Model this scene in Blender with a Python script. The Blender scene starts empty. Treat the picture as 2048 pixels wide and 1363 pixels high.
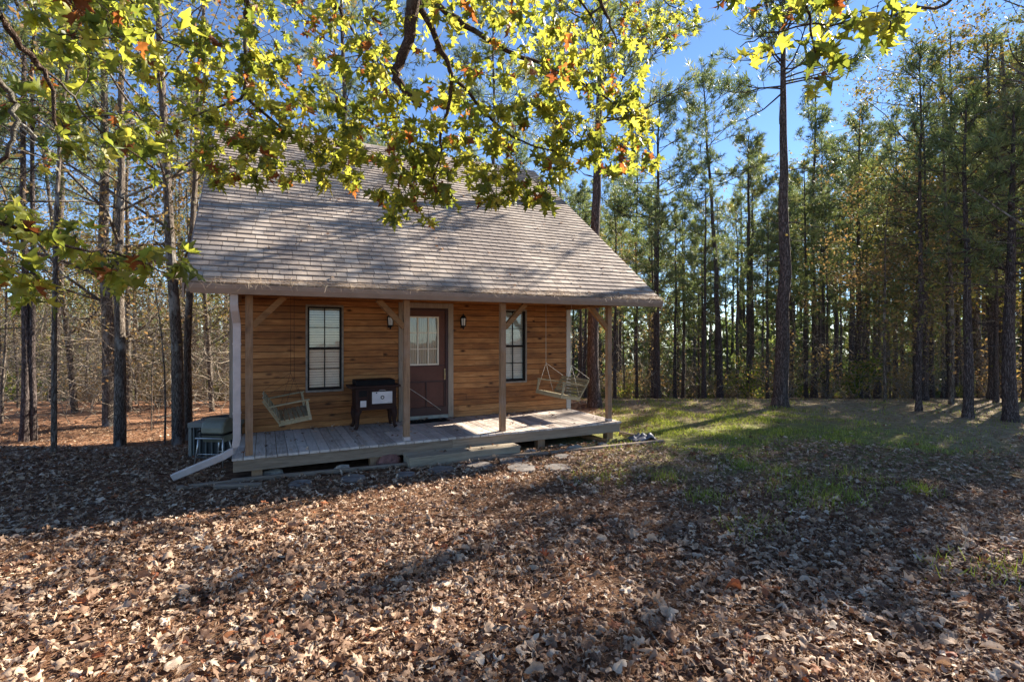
import bpy, math, random
import numpy as np
from mathutils import Vector, Matrix, noise as mnoise

# ------------------------------------------------------------ camera, sky, sun, exposure
scene = bpy.context.scene
C = scene.collection
F_PX, Y0, CAMZ = 1006.5, 667.4, 2.05          # focal length and horizon row in photo pixels, eye height in metres
cam = bpy.data.cameras.new('camera'); cam_o = bpy.data.objects.new('camera', cam); C.objects.link(cam_o)
cam_o.location = (0, 0, CAMZ); cam_o.rotation_euler = (math.pi/2, 0, 0)
cam.sensor_width = 36; cam.lens = 36*F_PX/2048; cam.shift_y = -(681.5-Y0)/2048
cam.clip_start = .05; cam.clip_end = 1500
scene.camera = cam_o
SUN_AZ, SUN_EL = 38.4, 32.5                    # azimuth from +X towards +Y
world = bpy.data.worlds.new('World'); scene.world = world; world.use_nodes = True
wn = world.node_tree; bg = wn.nodes['Background']
sky = wn.nodes.new('ShaderNodeTexSky'); sky.sky_type = 'NISHITA'; sky.sun_disc = False
sky.sun_elevation = math.radians(SUN_EL); sky.sun_rotation = math.radians(90-SUN_AZ)
sky.altitude = 0; sky.air_density = .75; sky.dust_density = 0.0; sky.ozone_density = 5.0
wn.links.new(sky.outputs[0], bg.inputs[0]); bg.inputs[1].default_value = .066
sun = bpy.data.lights.new('sun', 'SUN'); sun.energy = 5.0; sun.angle = math.radians(.6); sun.color = (1, .92, .80)
sun_o = bpy.data.objects.new('sun', sun); C.objects.link(sun_o)
ce, se = math.cos(math.radians(SUN_EL)), math.sin(math.radians(SUN_EL))
SUN = Vector((ce*math.cos(math.radians(SUN_AZ)), ce*math.sin(math.radians(SUN_AZ)), se))
sun_o.rotation_euler = SUN.to_track_quat('Z', 'Y').to_euler(); sun_o.location = (30, 25, 30)
vs = scene.view_settings
vs.view_transform = 'Standard'; vs.look = 'None'; vs.exposure = 1.92; vs.gamma = 1; vs.use_curve_mapping = False
scene.render.engine = 'CYCLES'
scene.cycles.max_bounces = 6; scene.cycles.transparent_max_bounces = 8
scene.cycles.use_denoising = True

# ------------------------------------------------------------ helpers
TH = math.radians(26.16); CT, ST = math.cos(TH), math.sin(TH); PX, PY = -3.737, 7.154
def at(px, Y, py=None):
    """point at depth Y seen at photo pixel (px, py)"""
    x = (px-1024)/F_PX*Y
    return Vector((x, Y, 0 if py is None else CAMZ-(py-Y0)/F_PX*Y))
def w2l(x, y): dx, dy = x-PX, y-PY; return dx*CT+dy*ST, -dx*ST+dy*CT
def l2w(u, v, z=0): return Vector((PX+u*CT-v*ST, PY+u*ST+v*CT, z))
def ground_z(x, y):
    r = max(0.0, y-14.6)
    z = -.132*(r - 1.6*(1-math.exp(-r/1.6)))
    w = min(1, max(0, (-x-3.6)/2.2)); w = w*w*(3-2*w)
    if w > 0:
        t = min(1, max(0, (y-8.6)/3.9)); t = t*t*(3-2*t); r2 = max(0.0, y-20.5)
        z = z*(1-w)+w*(-.92*t-.132*(r2-1.6*(1-math.exp(-r2/1.6))))
    z = z + .035*mnoise.noise(Vector((x*.35, y*.35, 0)))*min(1, max(0, (y-2)/3))
    u, v = w2l(x, y)
    d = max(abs(u-3.1)-3.6, abs(v-3.5)-4.2, 0)
    if d < .6: z = z*(d/.6) - .02*(1-d/.6)
    return z
def base(px, py):
    """depth at which the sight line through a pixel meets the ground"""
    y = 3.0
    while y < 60:
        p = at(px, y, py)
        if p.z <= ground_z(p.x, y): return y
        y += .05
    return y
def tag(o, label=None, cat=None, group=None, kind=None):
    if label: o['label'] = label
    if cat: o['category'] = cat
    if group: o['group'] = group
    if kind: o['kind'] = kind
    return o
def link(o, parent=None):
    C.objects.link(o)
    if parent is not None: o.parent = parent
    return o
def empty(name, loc=(0, 0, 0), rz=0):
    o = bpy.data.objects.new(name, None); C.objects.link(o); o.location = loc; o.rotation_euler = (0, 0, rz)
    o.empty_display_size = .2
    return o
class MB:
    """collects shapes for ONE mesh object"""
    def __init__(s): s.v = []; s.f = []; s.sm = []
    def add(s, vs_, fs_, smooth=False):
        k = len(s.v); s.v += [tuple(p) for p in vs_]; s.f += [tuple(i+k for i in f) for f in fs_]; s.sm += [smooth]*len(fs_)
    def box(s, x0, y0, z0, x1, y1, z1, mat=None):
        p = [(x0, y0, z0), (x1, y0, z0), (x1, y1, z0), (x0, y1, z0), (x0, y0, z1), (x1, y0, z1), (x1, y1, z1), (x0, y1, z1)]
        if mat is not None: p = [mat @ Vector(q) for q in p]
        s.add(p, [(0, 3, 2, 1), (4, 5, 6, 7), (0, 1, 5, 4), (1, 2, 6, 5), (2, 3, 7, 6), (3, 0, 4, 7)]); return s
    def prism(s, prof, axis, a, b):
        """prof: list of 2-D points; extruded along axis ('x','y','z') from a to b"""
        n = len(prof)
        def P(q, t): return {'x': (t, q[0], q[1]), 'y': (q[0], t, q[1]), 'z': (q[0], q[1], t)}[axis]
        vs_ = [P(q, a) for q in prof]+[P(q, b) for q in prof]
        fs_ = [(i, (i+1) % n, n+(i+1) % n, n+i) for i in range(n)]+[tuple(range(n))[::-1], tuple(range(n, 2*n))]
        s.add(vs_, fs_); return s
    def bar(s, p, q, w, h, up=(0, 0, 1)):
        p, q = Vector(p), Vector(q); d = (q-p); L = d.length; d.normalize()
        sd = d.cross(Vector(up)); sd.normalize(); u = sd.cross(d)
        M_ = Matrix(((sd.x, d.x, u.x, p.x), (sd.y, d.y, u.y, p.y), (sd.z, d.z, u.z, p.z), (0, 0, 0, 1)))
        return s.box(-w/2, 0, -h/2, w/2, L, h/2, M_)
    def tube(s, pts, rad, n=8, cap=True, smooth=True):
        pts = [Vector(p) for p in pts]; m = len(pts)
        if not hasattr(rad, '__len__'): rad = [rad]*m
        ref = None; rings = []
        for i, p in enumerate(pts):
            d = (pts[min(i+1, m-1)]-pts[max(i-1, 0)]).normalized()
            if ref is None: ref = d.orthogonal().normalized()
            ref = (ref-d*ref.dot(d)).normalized(); b = d.cross(ref)
            rings += [p+(ref*math.cos(2*math.pi*k/n)+b*math.sin(2*math.pi*k/n))*rad[i] for k in range(n)]
        fs_ = [(i*n+k, i*n+(k+1) % n, (i+1)*n+(k+1) % n, (i+1)*n+k) for i in range(m-1) for k in range(n)]
        if cap: fs_ += [tuple(range(n))[::-1], tuple(range((m-1)*n, m*n))]
        s.add(rings, fs_, smooth); return s
    def lathe(s, prof, c=(0, 0, 0), n=20, smooth=True):
        m = len(prof); vs_ = [(c[0]+r*math.cos(2*math.pi*k/n), c[1]+r*math.sin(2*math.pi*k/n), c[2]+z) for r, z in prof for k in range(n)]
        fs_ = [(i*n+k, i*n+(k+1) % n, (i+1)*n+(k+1) % n, (i+1)*n+k) for i in range(m-1) for k in range(n)]
        fs_ += [tuple(range(n))[::-1], tuple(range((m-1)*n, m*n))]
        s.add(vs_, fs_, smooth); return s
    def mesh(s, name, mat):
        me = bpy.data.meshes.new(name); me.from_pydata(s.v, [], s.f); me.materials.append(mat)
        me.polygons.foreach_set('use_smooth', s.sm); me.update(); return me
    def build(s, name, mat, parent=None, bevel=0):
        o = bpy.data.objects.new(name, s.mesh(name, mat)); link(o, parent)
        if bevel:
            b = o.modifiers.new('bevel', 'BEVEL'); b.width = bevel; b.segments = 2; b.limit_method = 'ANGLE'; b.angle_limit = .6
        return o
def np_mesh(name, V, Fc, mat, rnd=None, smooth=False, attr2=None):
    """V (n,3), Fc (m,k) constant polygon size; rnd: per-vertex float attribute"""
    me = bpy.data.meshes.new(name); V = np.asarray(V, dtype=np.float32); Fc = np.asarray(Fc, dtype=np.int32)
    me.vertices.add(len(V)); me.vertices.foreach_set('co', V.ravel())
    m, k = Fc.shape; me.loops.add(m*k); me.loops.foreach_set('vertex_index', Fc.ravel())
    me.polygons.add(m); me.polygons.foreach_set('loop_start', np.arange(0, m*k, k, dtype=np.int32))
    if smooth: me.polygons.foreach_set('use_smooth', np.ones(m, dtype=bool))
    me.materials.append(mat); me.update(calc_edges=True)
    if rnd is not None:
        a = me.attributes.new('rnd', 'FLOAT', 'POINT'); a.data.foreach_set('value', np.asarray(rnd, dtype=np.float32))
    if attr2 is not None:
        a = me.attributes.new('kind_mix', 'FLOAT', 'POINT'); a.data.foreach_set('value', np.asarray(attr2, dtype=np.float32))
    return me
def np_obj(name, V, Fc, mat, parent=None, **kw):
    return link(bpy.data.objects.new(name, np_mesh(name, V, Fc, mat, **kw)), parent)

# ------------------------------------------------------------ materials
class Mat:
    def __init__(s, name, rough=.8, spec=.3):
        s.m = bpy.data.materials.new(name); s.m.use_nodes = True; s.nt = s.m.node_tree
        s.b = s.nt.nodes['Principled BSDF']; s.b.inputs['Roughness'].default_value = rough
        s.b.inputs['Specular IOR Level'].default_value = spec
    def set(s, sock, val):
        if isinstance(val, bpy.types.NodeSocket): s.nt.links.new(val, sock)
        else:
            if hasattr(sock.default_value, '__len__') and len(sock.default_value) == 4 and len(val) == 3: val = (*val, 1)
            sock.default_value = val
    def n(s, typ, ins=None, **props):
        nd = s.nt.nodes.new('ShaderNode'+typ)
        for k, v in props.items(): setattr(nd, k, v)
        for k, v in (ins or {}).items(): s.set(nd.inputs[k], v)
        return nd
    def coord(s, scale=(1, 1, 1), which='Object', rot=(0, 0, 0)):
        t = s.n('TexCoord').outputs[which] if which != 'Position' else s.n('NewGeometry').outputs['Position']
        return s.n('Mapping', {'Vector': t, 'Scale': scale, 'Rotation': rot}).outputs[0]
    def noise(s, vec, scale=5, detail=4, rough=.6, dist=0):
        return s.n('TexNoise', {'Vector': vec, 'Scale': scale, 'Detail': detail, 'Roughness': rough, 'Distortion': dist}).outputs[0]
    def ramp(s, fac, stops):
        r = s.n('ValToRGB', {'Fac': fac}); e = r.color_ramp.elements
        while len(e) < len(stops): e.new(.5)
        for i, (p, c) in enumerate(stops): e[i].position = p; e[i].color = (*c, 1) if len(c) == 3 else c
        return r.outputs[0]
    def mix(s, fac, a, b, mode='MIX'):
        m = s.n('Mix', data_type='RGBA', blend_type=mode)
        s.set(m.inputs[0], fac); s.set(m.inputs[6], a); s.set(m.inputs[7], b); return m.outputs[2]
    def math(s, op, a, b=0.0, c=0.0):
        m = s.n('Math', operation=op); s.set(m.inputs[0], a); s.set(m.inputs[1], b); s.set(m.inputs[2], c); return m.outputs[0]
    def mr(s, v, a, b, c=0.0, d=1.0):
        return s.n('MapRange', {'Value': v, 'From Min': a, 'From Max': b, 'To Min': c, 'To Max': d}).outputs[0]
    def island(s): return s.n('NewGeometry').outputs['Random Per Island']
    def attr(s, name='rnd'): return s.n('Attribute', attribute_name=name).outputs['Fac']
    def bump(s, h, strength=.4, dist=.01):
        s.set(s.b.inputs['Normal'], s.n('Bump', {'Height': h, 'Strength': strength, 'Distance': dist}).outputs[0])
    def col(s, c): s.set(s.b.inputs['Base Color'], c); return s.m
    def translucent(s, colr, fac):
        t = s.n('BsdfTranslucent', {'Color': colr}); mx = s.n('MixShader', {0: fac, 1: s.b.outputs[0], 2: t.outputs[0]})
        s.nt.links.new(mx.outputs[0], s.nt.nodes['Material Output'].inputs[0])

def plain(name, c, rough=.6, spec=.3, metal=0, nz=.15, scale=8, bump=0):
    m = Mat(name, rough, spec); m.b.inputs['Metallic'].default_value = metal
    f = m.noise(m.coord(), scale, 5); lo = tuple(x*(1-nz*1.6) for x in c); hi = tuple(min(1, x*(1+nz)) for x in c)
    m.col(m.ramp(f, [(.3, lo), (.7, hi)]))
    if bump: m.bump(f, bump, .01)
    return m.m
def wood(name, stops, grain=(1, 12, 12), knots=.0, wear=None, rough=.75, axis_scale=3.0, isl=.5):
    """grain runs along the axis with the small scale"""
    m = Mat(name, rough, .25); r = m.island()
    off = m.n('CombineXYZ', {0: m.math('MULTIPLY', r, 37.), 1: m.math('MULTIPLY', r, 11.), 2: m.math('MULTIPLY', r, 23.)}).outputs[0]
    v = m.n('VectorMath', {0: m.coord(grain), 1: off}, operation='ADD').outputs[0]
    g = m.noise(v, axis_scale, 8, .65, .6); g2 = m.noise(v, axis_scale*4, 4, .7)
    f = m.math('ADD', m.math('MULTIPLY', g, .7), m.math('MULTIPLY', g2, .3))
    f = m.math('ADD', f, m.math('MULTIPLY', m.math('SUBTRACT', r, .5), isl*.5))
    c = m.ramp(f, stops)
    if knots:
        base = m.n('VectorMath', {0: m.coord(tuple(.5*x**.3 for x in grain)), 1: off}, operation='ADD').outputs[0]
        vo = m.n('TexVoronoi', {'Vector': base, 'Scale': 5.5, 'Randomness': 1.0}).outputs['Distance']
        k = m.mr(vo, .06, .22, 1, 0)
        k = m.math('MULTIPLY', k, m.math('GREATER_THAN', m.noise(base, 2.3, 1), .46))
        c = m.mix(m.math('MULTIPLY', k, knots), c, (.045, .018, .008))
    if wear:
        w = m.mr(m.noise(m.coord((1.2, 3, 3)), 1.4, 5), .45, .68, 0, 1)
        c = m.mix(m.math('MULTIPLY', w, wear[0]), c, wear[1])
    m.col(c); m.bump(f, .35, .006)
    return m.m
MT = {}
MT['siding'] = wood('cedar siding', [(.22, (.10, .034, .011)), (.42, (.30, .115, .034)), (.58, (.45, .195, .064)), (.8, (.60, .315, .125))], (1, 9, 14), 1.0, (.65, (.15, .065, .028)), .7, 2.2, .5)
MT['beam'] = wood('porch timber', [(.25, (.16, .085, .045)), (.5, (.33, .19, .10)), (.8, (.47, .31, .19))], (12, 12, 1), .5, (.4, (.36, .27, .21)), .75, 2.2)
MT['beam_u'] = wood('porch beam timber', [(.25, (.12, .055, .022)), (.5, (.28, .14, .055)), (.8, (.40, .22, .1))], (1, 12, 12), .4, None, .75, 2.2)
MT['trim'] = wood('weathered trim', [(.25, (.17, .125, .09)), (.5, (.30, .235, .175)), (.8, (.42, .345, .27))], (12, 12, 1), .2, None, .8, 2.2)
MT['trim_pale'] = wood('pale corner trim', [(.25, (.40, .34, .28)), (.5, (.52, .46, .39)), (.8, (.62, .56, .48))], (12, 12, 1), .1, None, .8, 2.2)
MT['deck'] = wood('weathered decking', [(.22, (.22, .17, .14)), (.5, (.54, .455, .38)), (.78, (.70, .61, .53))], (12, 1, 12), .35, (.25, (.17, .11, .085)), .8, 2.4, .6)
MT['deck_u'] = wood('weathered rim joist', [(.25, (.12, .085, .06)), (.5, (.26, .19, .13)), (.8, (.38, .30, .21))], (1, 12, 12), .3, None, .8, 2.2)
MT['step'] = wood('greyed step plank', [(.25, (.17, .13, .09)), (.5, (.33, .27, .19)), (.8, (.46, .385, .285))], (1, 10, 10), .3, None, .8, 2.2)
MT['swing'] = wood('mossy grey swing slats', [(.25, (.17, .13, .075)), (.5, (.32, .26, .15)), (.8, (.46, .39, .25))], (8, 1, 8), .2, None, .8, 3)
MT['timber'] = wood('ground timber', [(.25, (.11, .08, .055)), (.5, (.25, .19, .14)), (.8, (.40, .32, .25))], (1, 10, 10), .2, None, .85, 2.6)
MT['gutter'] = plain('taupe gutter', (.29, .215, .165), .45, .4, 0, .10, 4)
MT['downspout'] = plain('off white downspout', (.50, .42, .38), .45, .4, 0, .12, 5)
MT['black'] = plain('black metal', (.010, .009, .008), .55, .3)
MT['window_dark'] = plain('dark bronze window frame', (.012, .008, .006), .6, .2)
MT['win_trim'] = plain('grey beige window trim', (.25, .21, .165), .7, .3, 0, .2, 12)
MT['door'] = plain('mauve brown door paint', (.135, .062, .046), .7, .15, 0, .12, 3)
MT['door_dark'] = plain('maroon storm frame', (.045, .014, .012), .45, .4, 0, .15, 4)
MT['cream'] = plain('cream door lite', (.74, .64, .49), .5, .4, 0, .06)
MT['blind'] = plain('pale blind slats', (.84, .81, .72), .55, .3, 0, .05)
MT['steel'] = plain('galvanised steel', (.55, .54, .53), .35, .6, .8, .1)
MT['rope'] = plain('pale rope', (.55, .50, .42), .8)
MT['brass'] = plain('worn brass', (.45, .33, .18), .35, .5, .8)
MT['sill'] = plain('grey aluminium sill', (.33, .32, .27), .5, .4, .2, .2, 10)
MT['enamel'] = plain('white enamel', (.66, .60, .57), .3, .5, 0, .08, 5)
MT['iron'] = plain('brown cast iron', (.04, .016, .011), .6, .2, 0, .25, 6)
MT['iron_black'] = plain('black cast iron', (.006, .005, .005), .6, .2, 0, .3, 6)
MT['ac'] = plain('grey unit metal', (.17, .17, .15), .5, .4, 0, .08, 3)
MT['ac_fin'] = plain('dark unit fins', (.03, .036, .038), .5, .4)
MT['ac_fin2'] = plain('grey louvres', (.085, .095, .092), .5, .4)
MT['grill_lid'] = plain('dull olive grey lid', (.15, .15, .11), .45, .45, .2, .2, 6)
MT['mat'] = plain('black rubber mat', (.012, .011, .010), .9, .1, 0, .4, 30, .5)
MT['rock_pale'] = plain('pale limestone', (.36, .31, .25), .9, .2, 0, .35, 9, .8)
MT['rock_red'] = plain('reddish rock', (.24, .115, .095), .9, .2, 0, .3, 8, .8)
MT['slate'] = plain('grey stepping slate', (.22, .19, .165), .85, .3, 0, .3, 9, .5)
MT['tarp'] = plain('slate blue sheet', (.11, .11, .135), .5, .4, 0, .2, 5)
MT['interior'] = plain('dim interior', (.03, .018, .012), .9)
m = Mat('sheer curtain', .8, .2)
f = m.n('TexWave', {'Vector': m.coord((1, 1, .12)), 'Scale': 9., 'Distortion': 2.5, 'Detail': 2.}, wave_type='BANDS', bands_direction='X').outputs[1]
m.col(m.ramp(f, [(.0, (.30, .27, .21)), (.6, (.62, .57, .46))])); MT['curtain'] = m.m
m = Mat('window glass', .03, .5)
tr = m.n('BsdfTransparent', {'Color': (.97, .98, .96)}); gl = m.n('BsdfGlossy', {'Color': (.95, .97, 1), 'Roughness': .04})
nb = m.n('Bump', {'Height': m.noise(m.coord(), 3.5, 2), 'Strength': .08, 'Distance': .02}); m.set(gl.inputs['Normal'], nb.outputs[0])
fr = m.n('Fresnel', {'IOR': 1.6}); mx = m.n('MixShader', {0: fr.outputs[0], 1: tr.outputs[0], 2: gl.outputs[0]})
m.nt.links.new(mx.outputs[0], m.nt.nodes['Material Output'].inputs[0]); MT['glass'] = m.m
m = Mat('frosted lantern glass', .25, .5); m.col((.75, .73, .68)); MT['lamp_glass'] = m.m
# shingles
m = Mat('weathered shingles', .9, .2); r = m.island()
gr = m.noise(m.coord(), 120, 2, .7); st = m.noise(m.coord((1, .35, .35)), 1.1, 6, .65)
c = m.ramp(r, [(0, (.215, .165, .12)), (.5, (.32, .255, .195)), (1, (.43, .36, .285))])
c = m.mix(m.mr(st, .40, .62, 0, .75), c, (.12, .09, .075)); c = m.mix(m.mr(gr, .3, .7, .0, .5), c, (.44, .385, .35))
m.col(c); m.bump(gr, .5, .004); MT['shingle'] = m.m
# barks
def bark(name, stops, sc=(6, 6, 1.1), scale=3, bump=.9, lich=None):
    m = Mat(name, .95, .12); v = m.coord(sc)
    vo = m.n('TexVoronoi', {'Vector': m.n('VectorMath', {0: v, 1: m.n('TexNoise', {'Vector': v, 'Scale': 3.}).outputs[1]}, operation='ADD').outputs[0], 'Scale': scale*1.4}, feature='DISTANCE_TO_EDGE').outputs['Distance']
    nz = m.noise(v, scale*3, 6, .7); f = m.math('ADD', m.math('MULTIPLY', m.mr(vo, 0, .25), .55), m.math('MULTIPLY', nz, .45))
    c = m.ramp(f, stops)
    if lich: c = m.mix(m.mr(m.noise(m.coord((1, 1, .5)), 2.6, 5), .55, .62, 0, .75), c, lich)
    m.col(c); m.bump(f, bump, .03); return m.m
MT['pine_bark'] = bark('pine bark', [(.15, (.025, .019, .017)), (.5, (.095, .074, .066)), (.8, (.18, .145, .13))])
MT['oak_bark'] = bark('grey bark', [(.15, (.035, .027, .02)), (.5, (.13, .10, .078)), (.85, (.29, .245, .20))], (8, 8, 1.0), 3, .8, (.38, .36, .31))
MT['limb_bark'] = bark('limb bark', [(.15, (.03, .018, .012)), (.5, (.10, .065, .045)), (.85, (.20, .14, .10))], (12, 12, 5), 5, .8, (.20, .19, .15))
MT['twig'] = bark('twig bark', [(.2, (.14, .11, .08)), (.8, (.40, .335, .26))], (4, 4, 4), 5, .2)
# foliage
def foliage(name, stops, tcol, tf=.4, rough=.6, spec=.25, per_obj=.0):
    m = Mat(name, rough, spec); r = m.attr('rnd')
    if per_obj: r = m.math('ADD', r, m.math('MULTIPLY', m.math('SUBTRACT', m.n('ObjectInfo').outputs['Random'], .5), per_obj))
    c = m.ramp(r, stops); m.col(c); m.translucent(m.mix(1, c, tcol, 'MULTIPLY'), tf); return m.m
MT['needles'] = foliage('pine needles', [(0, (.06, .09, .04)), (.5, (.145, .185, .085)), (.9, (.29, .31, .15)), (1, (.33, .25, .12))], (1.5, 1.5, .8), .35, .5, .35, .3)
MT['small_leaf'] = foliage('small yellowing leaves', [(0, (.07, .085, .025)), (.4, (.15, .155, .045)), (.75, (.27, .235, .07)), (1, (.26, .14, .05))], (1.25, 1.15, .8), .42, .55, .3, .2)
MT['brown_leaf'] = foliage('brown oak leaves', [(0, (.10, .10, .04)), (.5, (.25, .19, .09)), (1, (.34, .22, .12))], (1.4, 1.2, .8), .4, .6, .25, .2)
m = Mat('lobed leaves', .42, .35); r = m.attr('rnd')
c = m.ramp(r, [(0, (.07, .095, .022)), (.3, (.17, .195, .038)), (.62, (.26, .268, .048)), (.87, (.33, .30, .062)), (.91, (.24, .09, .03)), (1, (.11, .034, .018))])
sp = m.noise(m.coord((1, 1, 1)), 38, 3); c = m.mix(m.mr(sp, .60, .72, 0, .55), c, (.16, .09, .02))
m.col(c); m.translucent(m.mix(1, c, (2.2, 2.05, 1.3), 'MULTIPLY'), .62); MT['big_leaf'] = m.m
m = Mat('dry fallen leaves', .65, .25); r = m.attr('rnd')
c = m.ramp(r, [(0, (.10, .052, .032)), (.22, (.23, .13, .08)), (.5, (.38, .25, .16)), (.8, (.53, .38, .26)), (.95, (.70, .57, .43)), (.97, (.36, .15, .06)), (1, (.28, .085, .04))])
sp = m.noise(m.coord(), 30, 4); c = m.mix(m.mr(sp, .5, .75, 0, .5), c, (.14, .085, .055))
m.col(c); m.bump(m.noise(m.coord(), 90, 3), .4, .004); m.translucent(m.mix(1, c, (1.1, .9, .7), 'MULTIPLY'), .18); MT['litter'] = m.m
MT['straw'] = foliage('pine straw', [(0, (.12, .055, .03)), (.5, (.27, .145, .075)), (1, (.42, .29, .18))], (1, .9, .7), .1)
MT['straw_pale'] = foliage('bleached pine straw', [(0, (.22, .13, .07)), (.5, (.42, .30, .19)), (1, (.55, .43, .30))], (1, .9, .7), .1)
MT['grass'] = foliage('lawn grass', [(0, (.12, .155, .03)), (.5, (.27, .30, .06)), (.85, (.42, .42, .13)), (1, (.46, .40, .20))], (1.5, 1.6, .7), .45)
MT['shrub'] = foliage('shrub leaves', [(0, (.035, .06, .015)), (.6, (.11, .15, .03)), (.85, (.25, .24, .06)), (1, (.34, .22, .10))], (1.6, 1.6, .8), .45, per_obj=.3)
# ground
m = Mat('forest floor', .97, .08); pos = m.n('NewGeometry').outputs['Position']
sx = m.n('SeparateXYZ', {0: pos}); X, Yp = sx.outputs[0], sx.outputs[1]
n1 = m.noise(pos, .55, 6, .6); n2 = m.noise(pos, 6, 6, .7); n3 = m.noise(pos, 45, 4, .7)
floor_c = m.ramp(n2, [(.3, (.07, .035, .02)), (.5, (.16, .085, .05)), (.72, (.28, .165, .10))])
dry = m.ramp(n2, [(.3, (.19, .14, .075)), (.55, (.36, .28, .165)), (.75, (.50, .40, .26))])
green = m.ramp(n2, [(.3, (.13, .14, .04)), (.6, (.25, .25, .08)), (.8, (.36, .32, .15))])
lawnx = m.mr(m.math('ADD', X, m.math('MULTIPLY', n1, 4)), 2.0, 4.4); lawny = m.mr(m.math('ADD', Yp, m.math('MULTIPLY', n1, 3)), 8.2, 10.0)
lawn = m.math('MULTIPLY', lawnx, lawny)
far = m.mr(m.math('ADD', Yp, m.math('MULTIPLY', n1, 3)), 12.6, 14.4)
gfade = m.mr(m.math('SUBTRACT', X, m.math('MULTIPLY', n1, 3)), 5.2, 8.0, 1, 0)
c = m.mix(lawn, floor_c, dry)
c = m.mix(m.math('MULTIPLY', m.math('MULTIPLY', lawn, gfade), m.math('SUBTRACT', 1., far)), c, green)
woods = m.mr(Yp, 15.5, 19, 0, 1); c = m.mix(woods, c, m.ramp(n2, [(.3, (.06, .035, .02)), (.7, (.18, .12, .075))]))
redl = m.math('MULTIPLY', m.mr(X, -6, -4.5, 1, 0), m.mr(Yp, 8.5, 10, 0, 1)); c = m.mix(redl, c, m.ramp(n2, [(.3, (.20, .09, .045)), (.7, (.48, .27, .16))]))
m.col(c); m.bump(m.math('ADD', n2, m.math('MULTIPLY', n3, .6)), .8, .05); MT['ground'] = m.m

rs = lambda k: np.random.RandomState(k)
# ------------------------------------------------------------ ground
def graded(a, b, c0, step, far_step):
    out = [c0]; x = c0; s = step
    while x < b: x += s; s = min(s*1.05, far_step); out.append(x)
    x = c0; s = step
    while x > a: x -= s; s = min(s*1.05, far_step); out.insert(0, x)
    return out
gx = graded(-320, 320, 0, .16, 30); gy = graded(-60, 420, 6.5, .16, 30)
V = np.array([(x, y, ground_z(x, y)) for y in gy for x in gx]); nx = len(gx)
ii, jj = np.meshgrid(np.arange(len(gy)-1), np.arange(nx-1), indexing='ij'); a = (ii*nx+jj).ravel()
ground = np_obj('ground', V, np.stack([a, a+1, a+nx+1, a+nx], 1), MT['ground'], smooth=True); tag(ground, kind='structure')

# ------------------------------------------------------------ cabin
cab = empty('wooden_cabin', (PX, PY, 0), TH)
tag(cab, 'small cedar sided wooden cabin with steep shingle roof and covered front porch', 'cabin')
DZ = .33; D = 1.82; U0, U1 = -.31, 6.52; VB = 8.6
RU0, RU1 = -.733, 7.269; VE, ZE, VR, ZR = -.407, 2.72, 4.82, 6.77
SL = (ZR-ZE)/(VR-VE)
def roof_z(v): return ZE+(v-VE)*SL if v < VR else ZR-(v-VR)*SL
win1 = (.90, 1.02, 1.49, 2.55); win2 = (4.78, 1.02, 5.37, 2.55); doorr = (2.60, .36, 3.60, 2.56)
openings = [win1, win2, doorr]
def clapboards(mb, ua, ub, za, zb, opens, row=.117, seed=1, plane=lambda u, d, z: (u, d, z), t0=.014, t1=.034):
    R = random.Random(seed); z = za
    while z < zb-.01:
        z1 = min(z+row, zb)
        cuts = [ua, ub]; x = ua
        while True:
            x += R.uniform(2.4, 4.9)
            if x > ub-.4: break
            cuts.append(x)
        for o in opens:
            if o[1] < z1 and o[3] > z: cuts += [o[0], o[2]]
        cuts = sorted(set(cuts))
        for a, b in zip(cuts, cuts[1:]):
            mid = (a+b)/2; rng = [(z, z1)]
            for o in opens:
                if o[0] < mid < o[2]:
                    nr = []
                    for p, q in rng:
                        if o[1] > p: nr.append((p, min(q, o[1])))
                        if o[3] < q: nr.append((max(p, o[3]), q))
                    rng = [(p, q) for p, q in nr if q-p > .004]
            for p, q in rng:
                q = q-.011 if q == z1 else q
                d = lambda zz: t1+(t0-t1)*(zz-z)/row
                g = .0012; jt = R.uniform(-.002, .002)
                P = [(a+g, 0, p), (b-g, 0, p), (b-g, 0, q), (a+g, 0, q), (a+g, -d(p)+jt, p), (b-g, -d(p)+jt, p), (b-g, -d(q)+jt, q), (a+g, -d(q)+jt, q)]
                mb.add([plane(*w) for w in P], [(0, 1, 2, 3), (4, 7, 6, 5), (0, 4, 5, 1), (1, 5, 6, 2), (2, 6, 7, 3), (3, 7, 4, 0)])
        z = z1
mb = MB(); clapboards(mb, U0+.10, U1-.08, .335, 2.9, openings, plane=lambda u, d, z: (u, D+d, z))
clapboards(mb, U0+.10, U1-.08, -.02, .30, [], plane=lambda u, d, z: (u, D+d, z), seed=5)
mb.build('front_wall', MT['siding'], cab)
for nm, uu, sg, sd in (('side_wall', U0, -1, 3), ('side_wall', U1, 1, 4)):
    mb = MB(); z = -.02
    R = random.Random(sd)
    while z < ZR-.35:
        z1 = z+.135
        va, vb = D, VB
        if z1 > 2.6: lo = VE+(z1+.16-ZE)/SL; va = max(D, lo); vb = min(VB, 2*VR-lo)
        if vb-va > .1:
            x = va
            while x < vb-.01:
                e = min(x+R.uniform(1.5, 3.5), vb)
                P = [(uu, x, z), (uu, e, z), (uu, e, z1), (uu, x, z1), (uu+sg*.022, x, z), (uu+sg*.022, e, z), (uu+sg*.006, e, z1), (uu+sg*.006, x, z1)]
                mb.add(P, [(0, 1, 2, 3), (4, 7, 6, 5), (0, 4, 5, 1), (1, 5, 6, 2), (2, 6, 7, 3), (3, 7, 4, 0)]); x = e+.002
        z = z1
    mb.build(nm, MT['siding'], cab)
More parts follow.
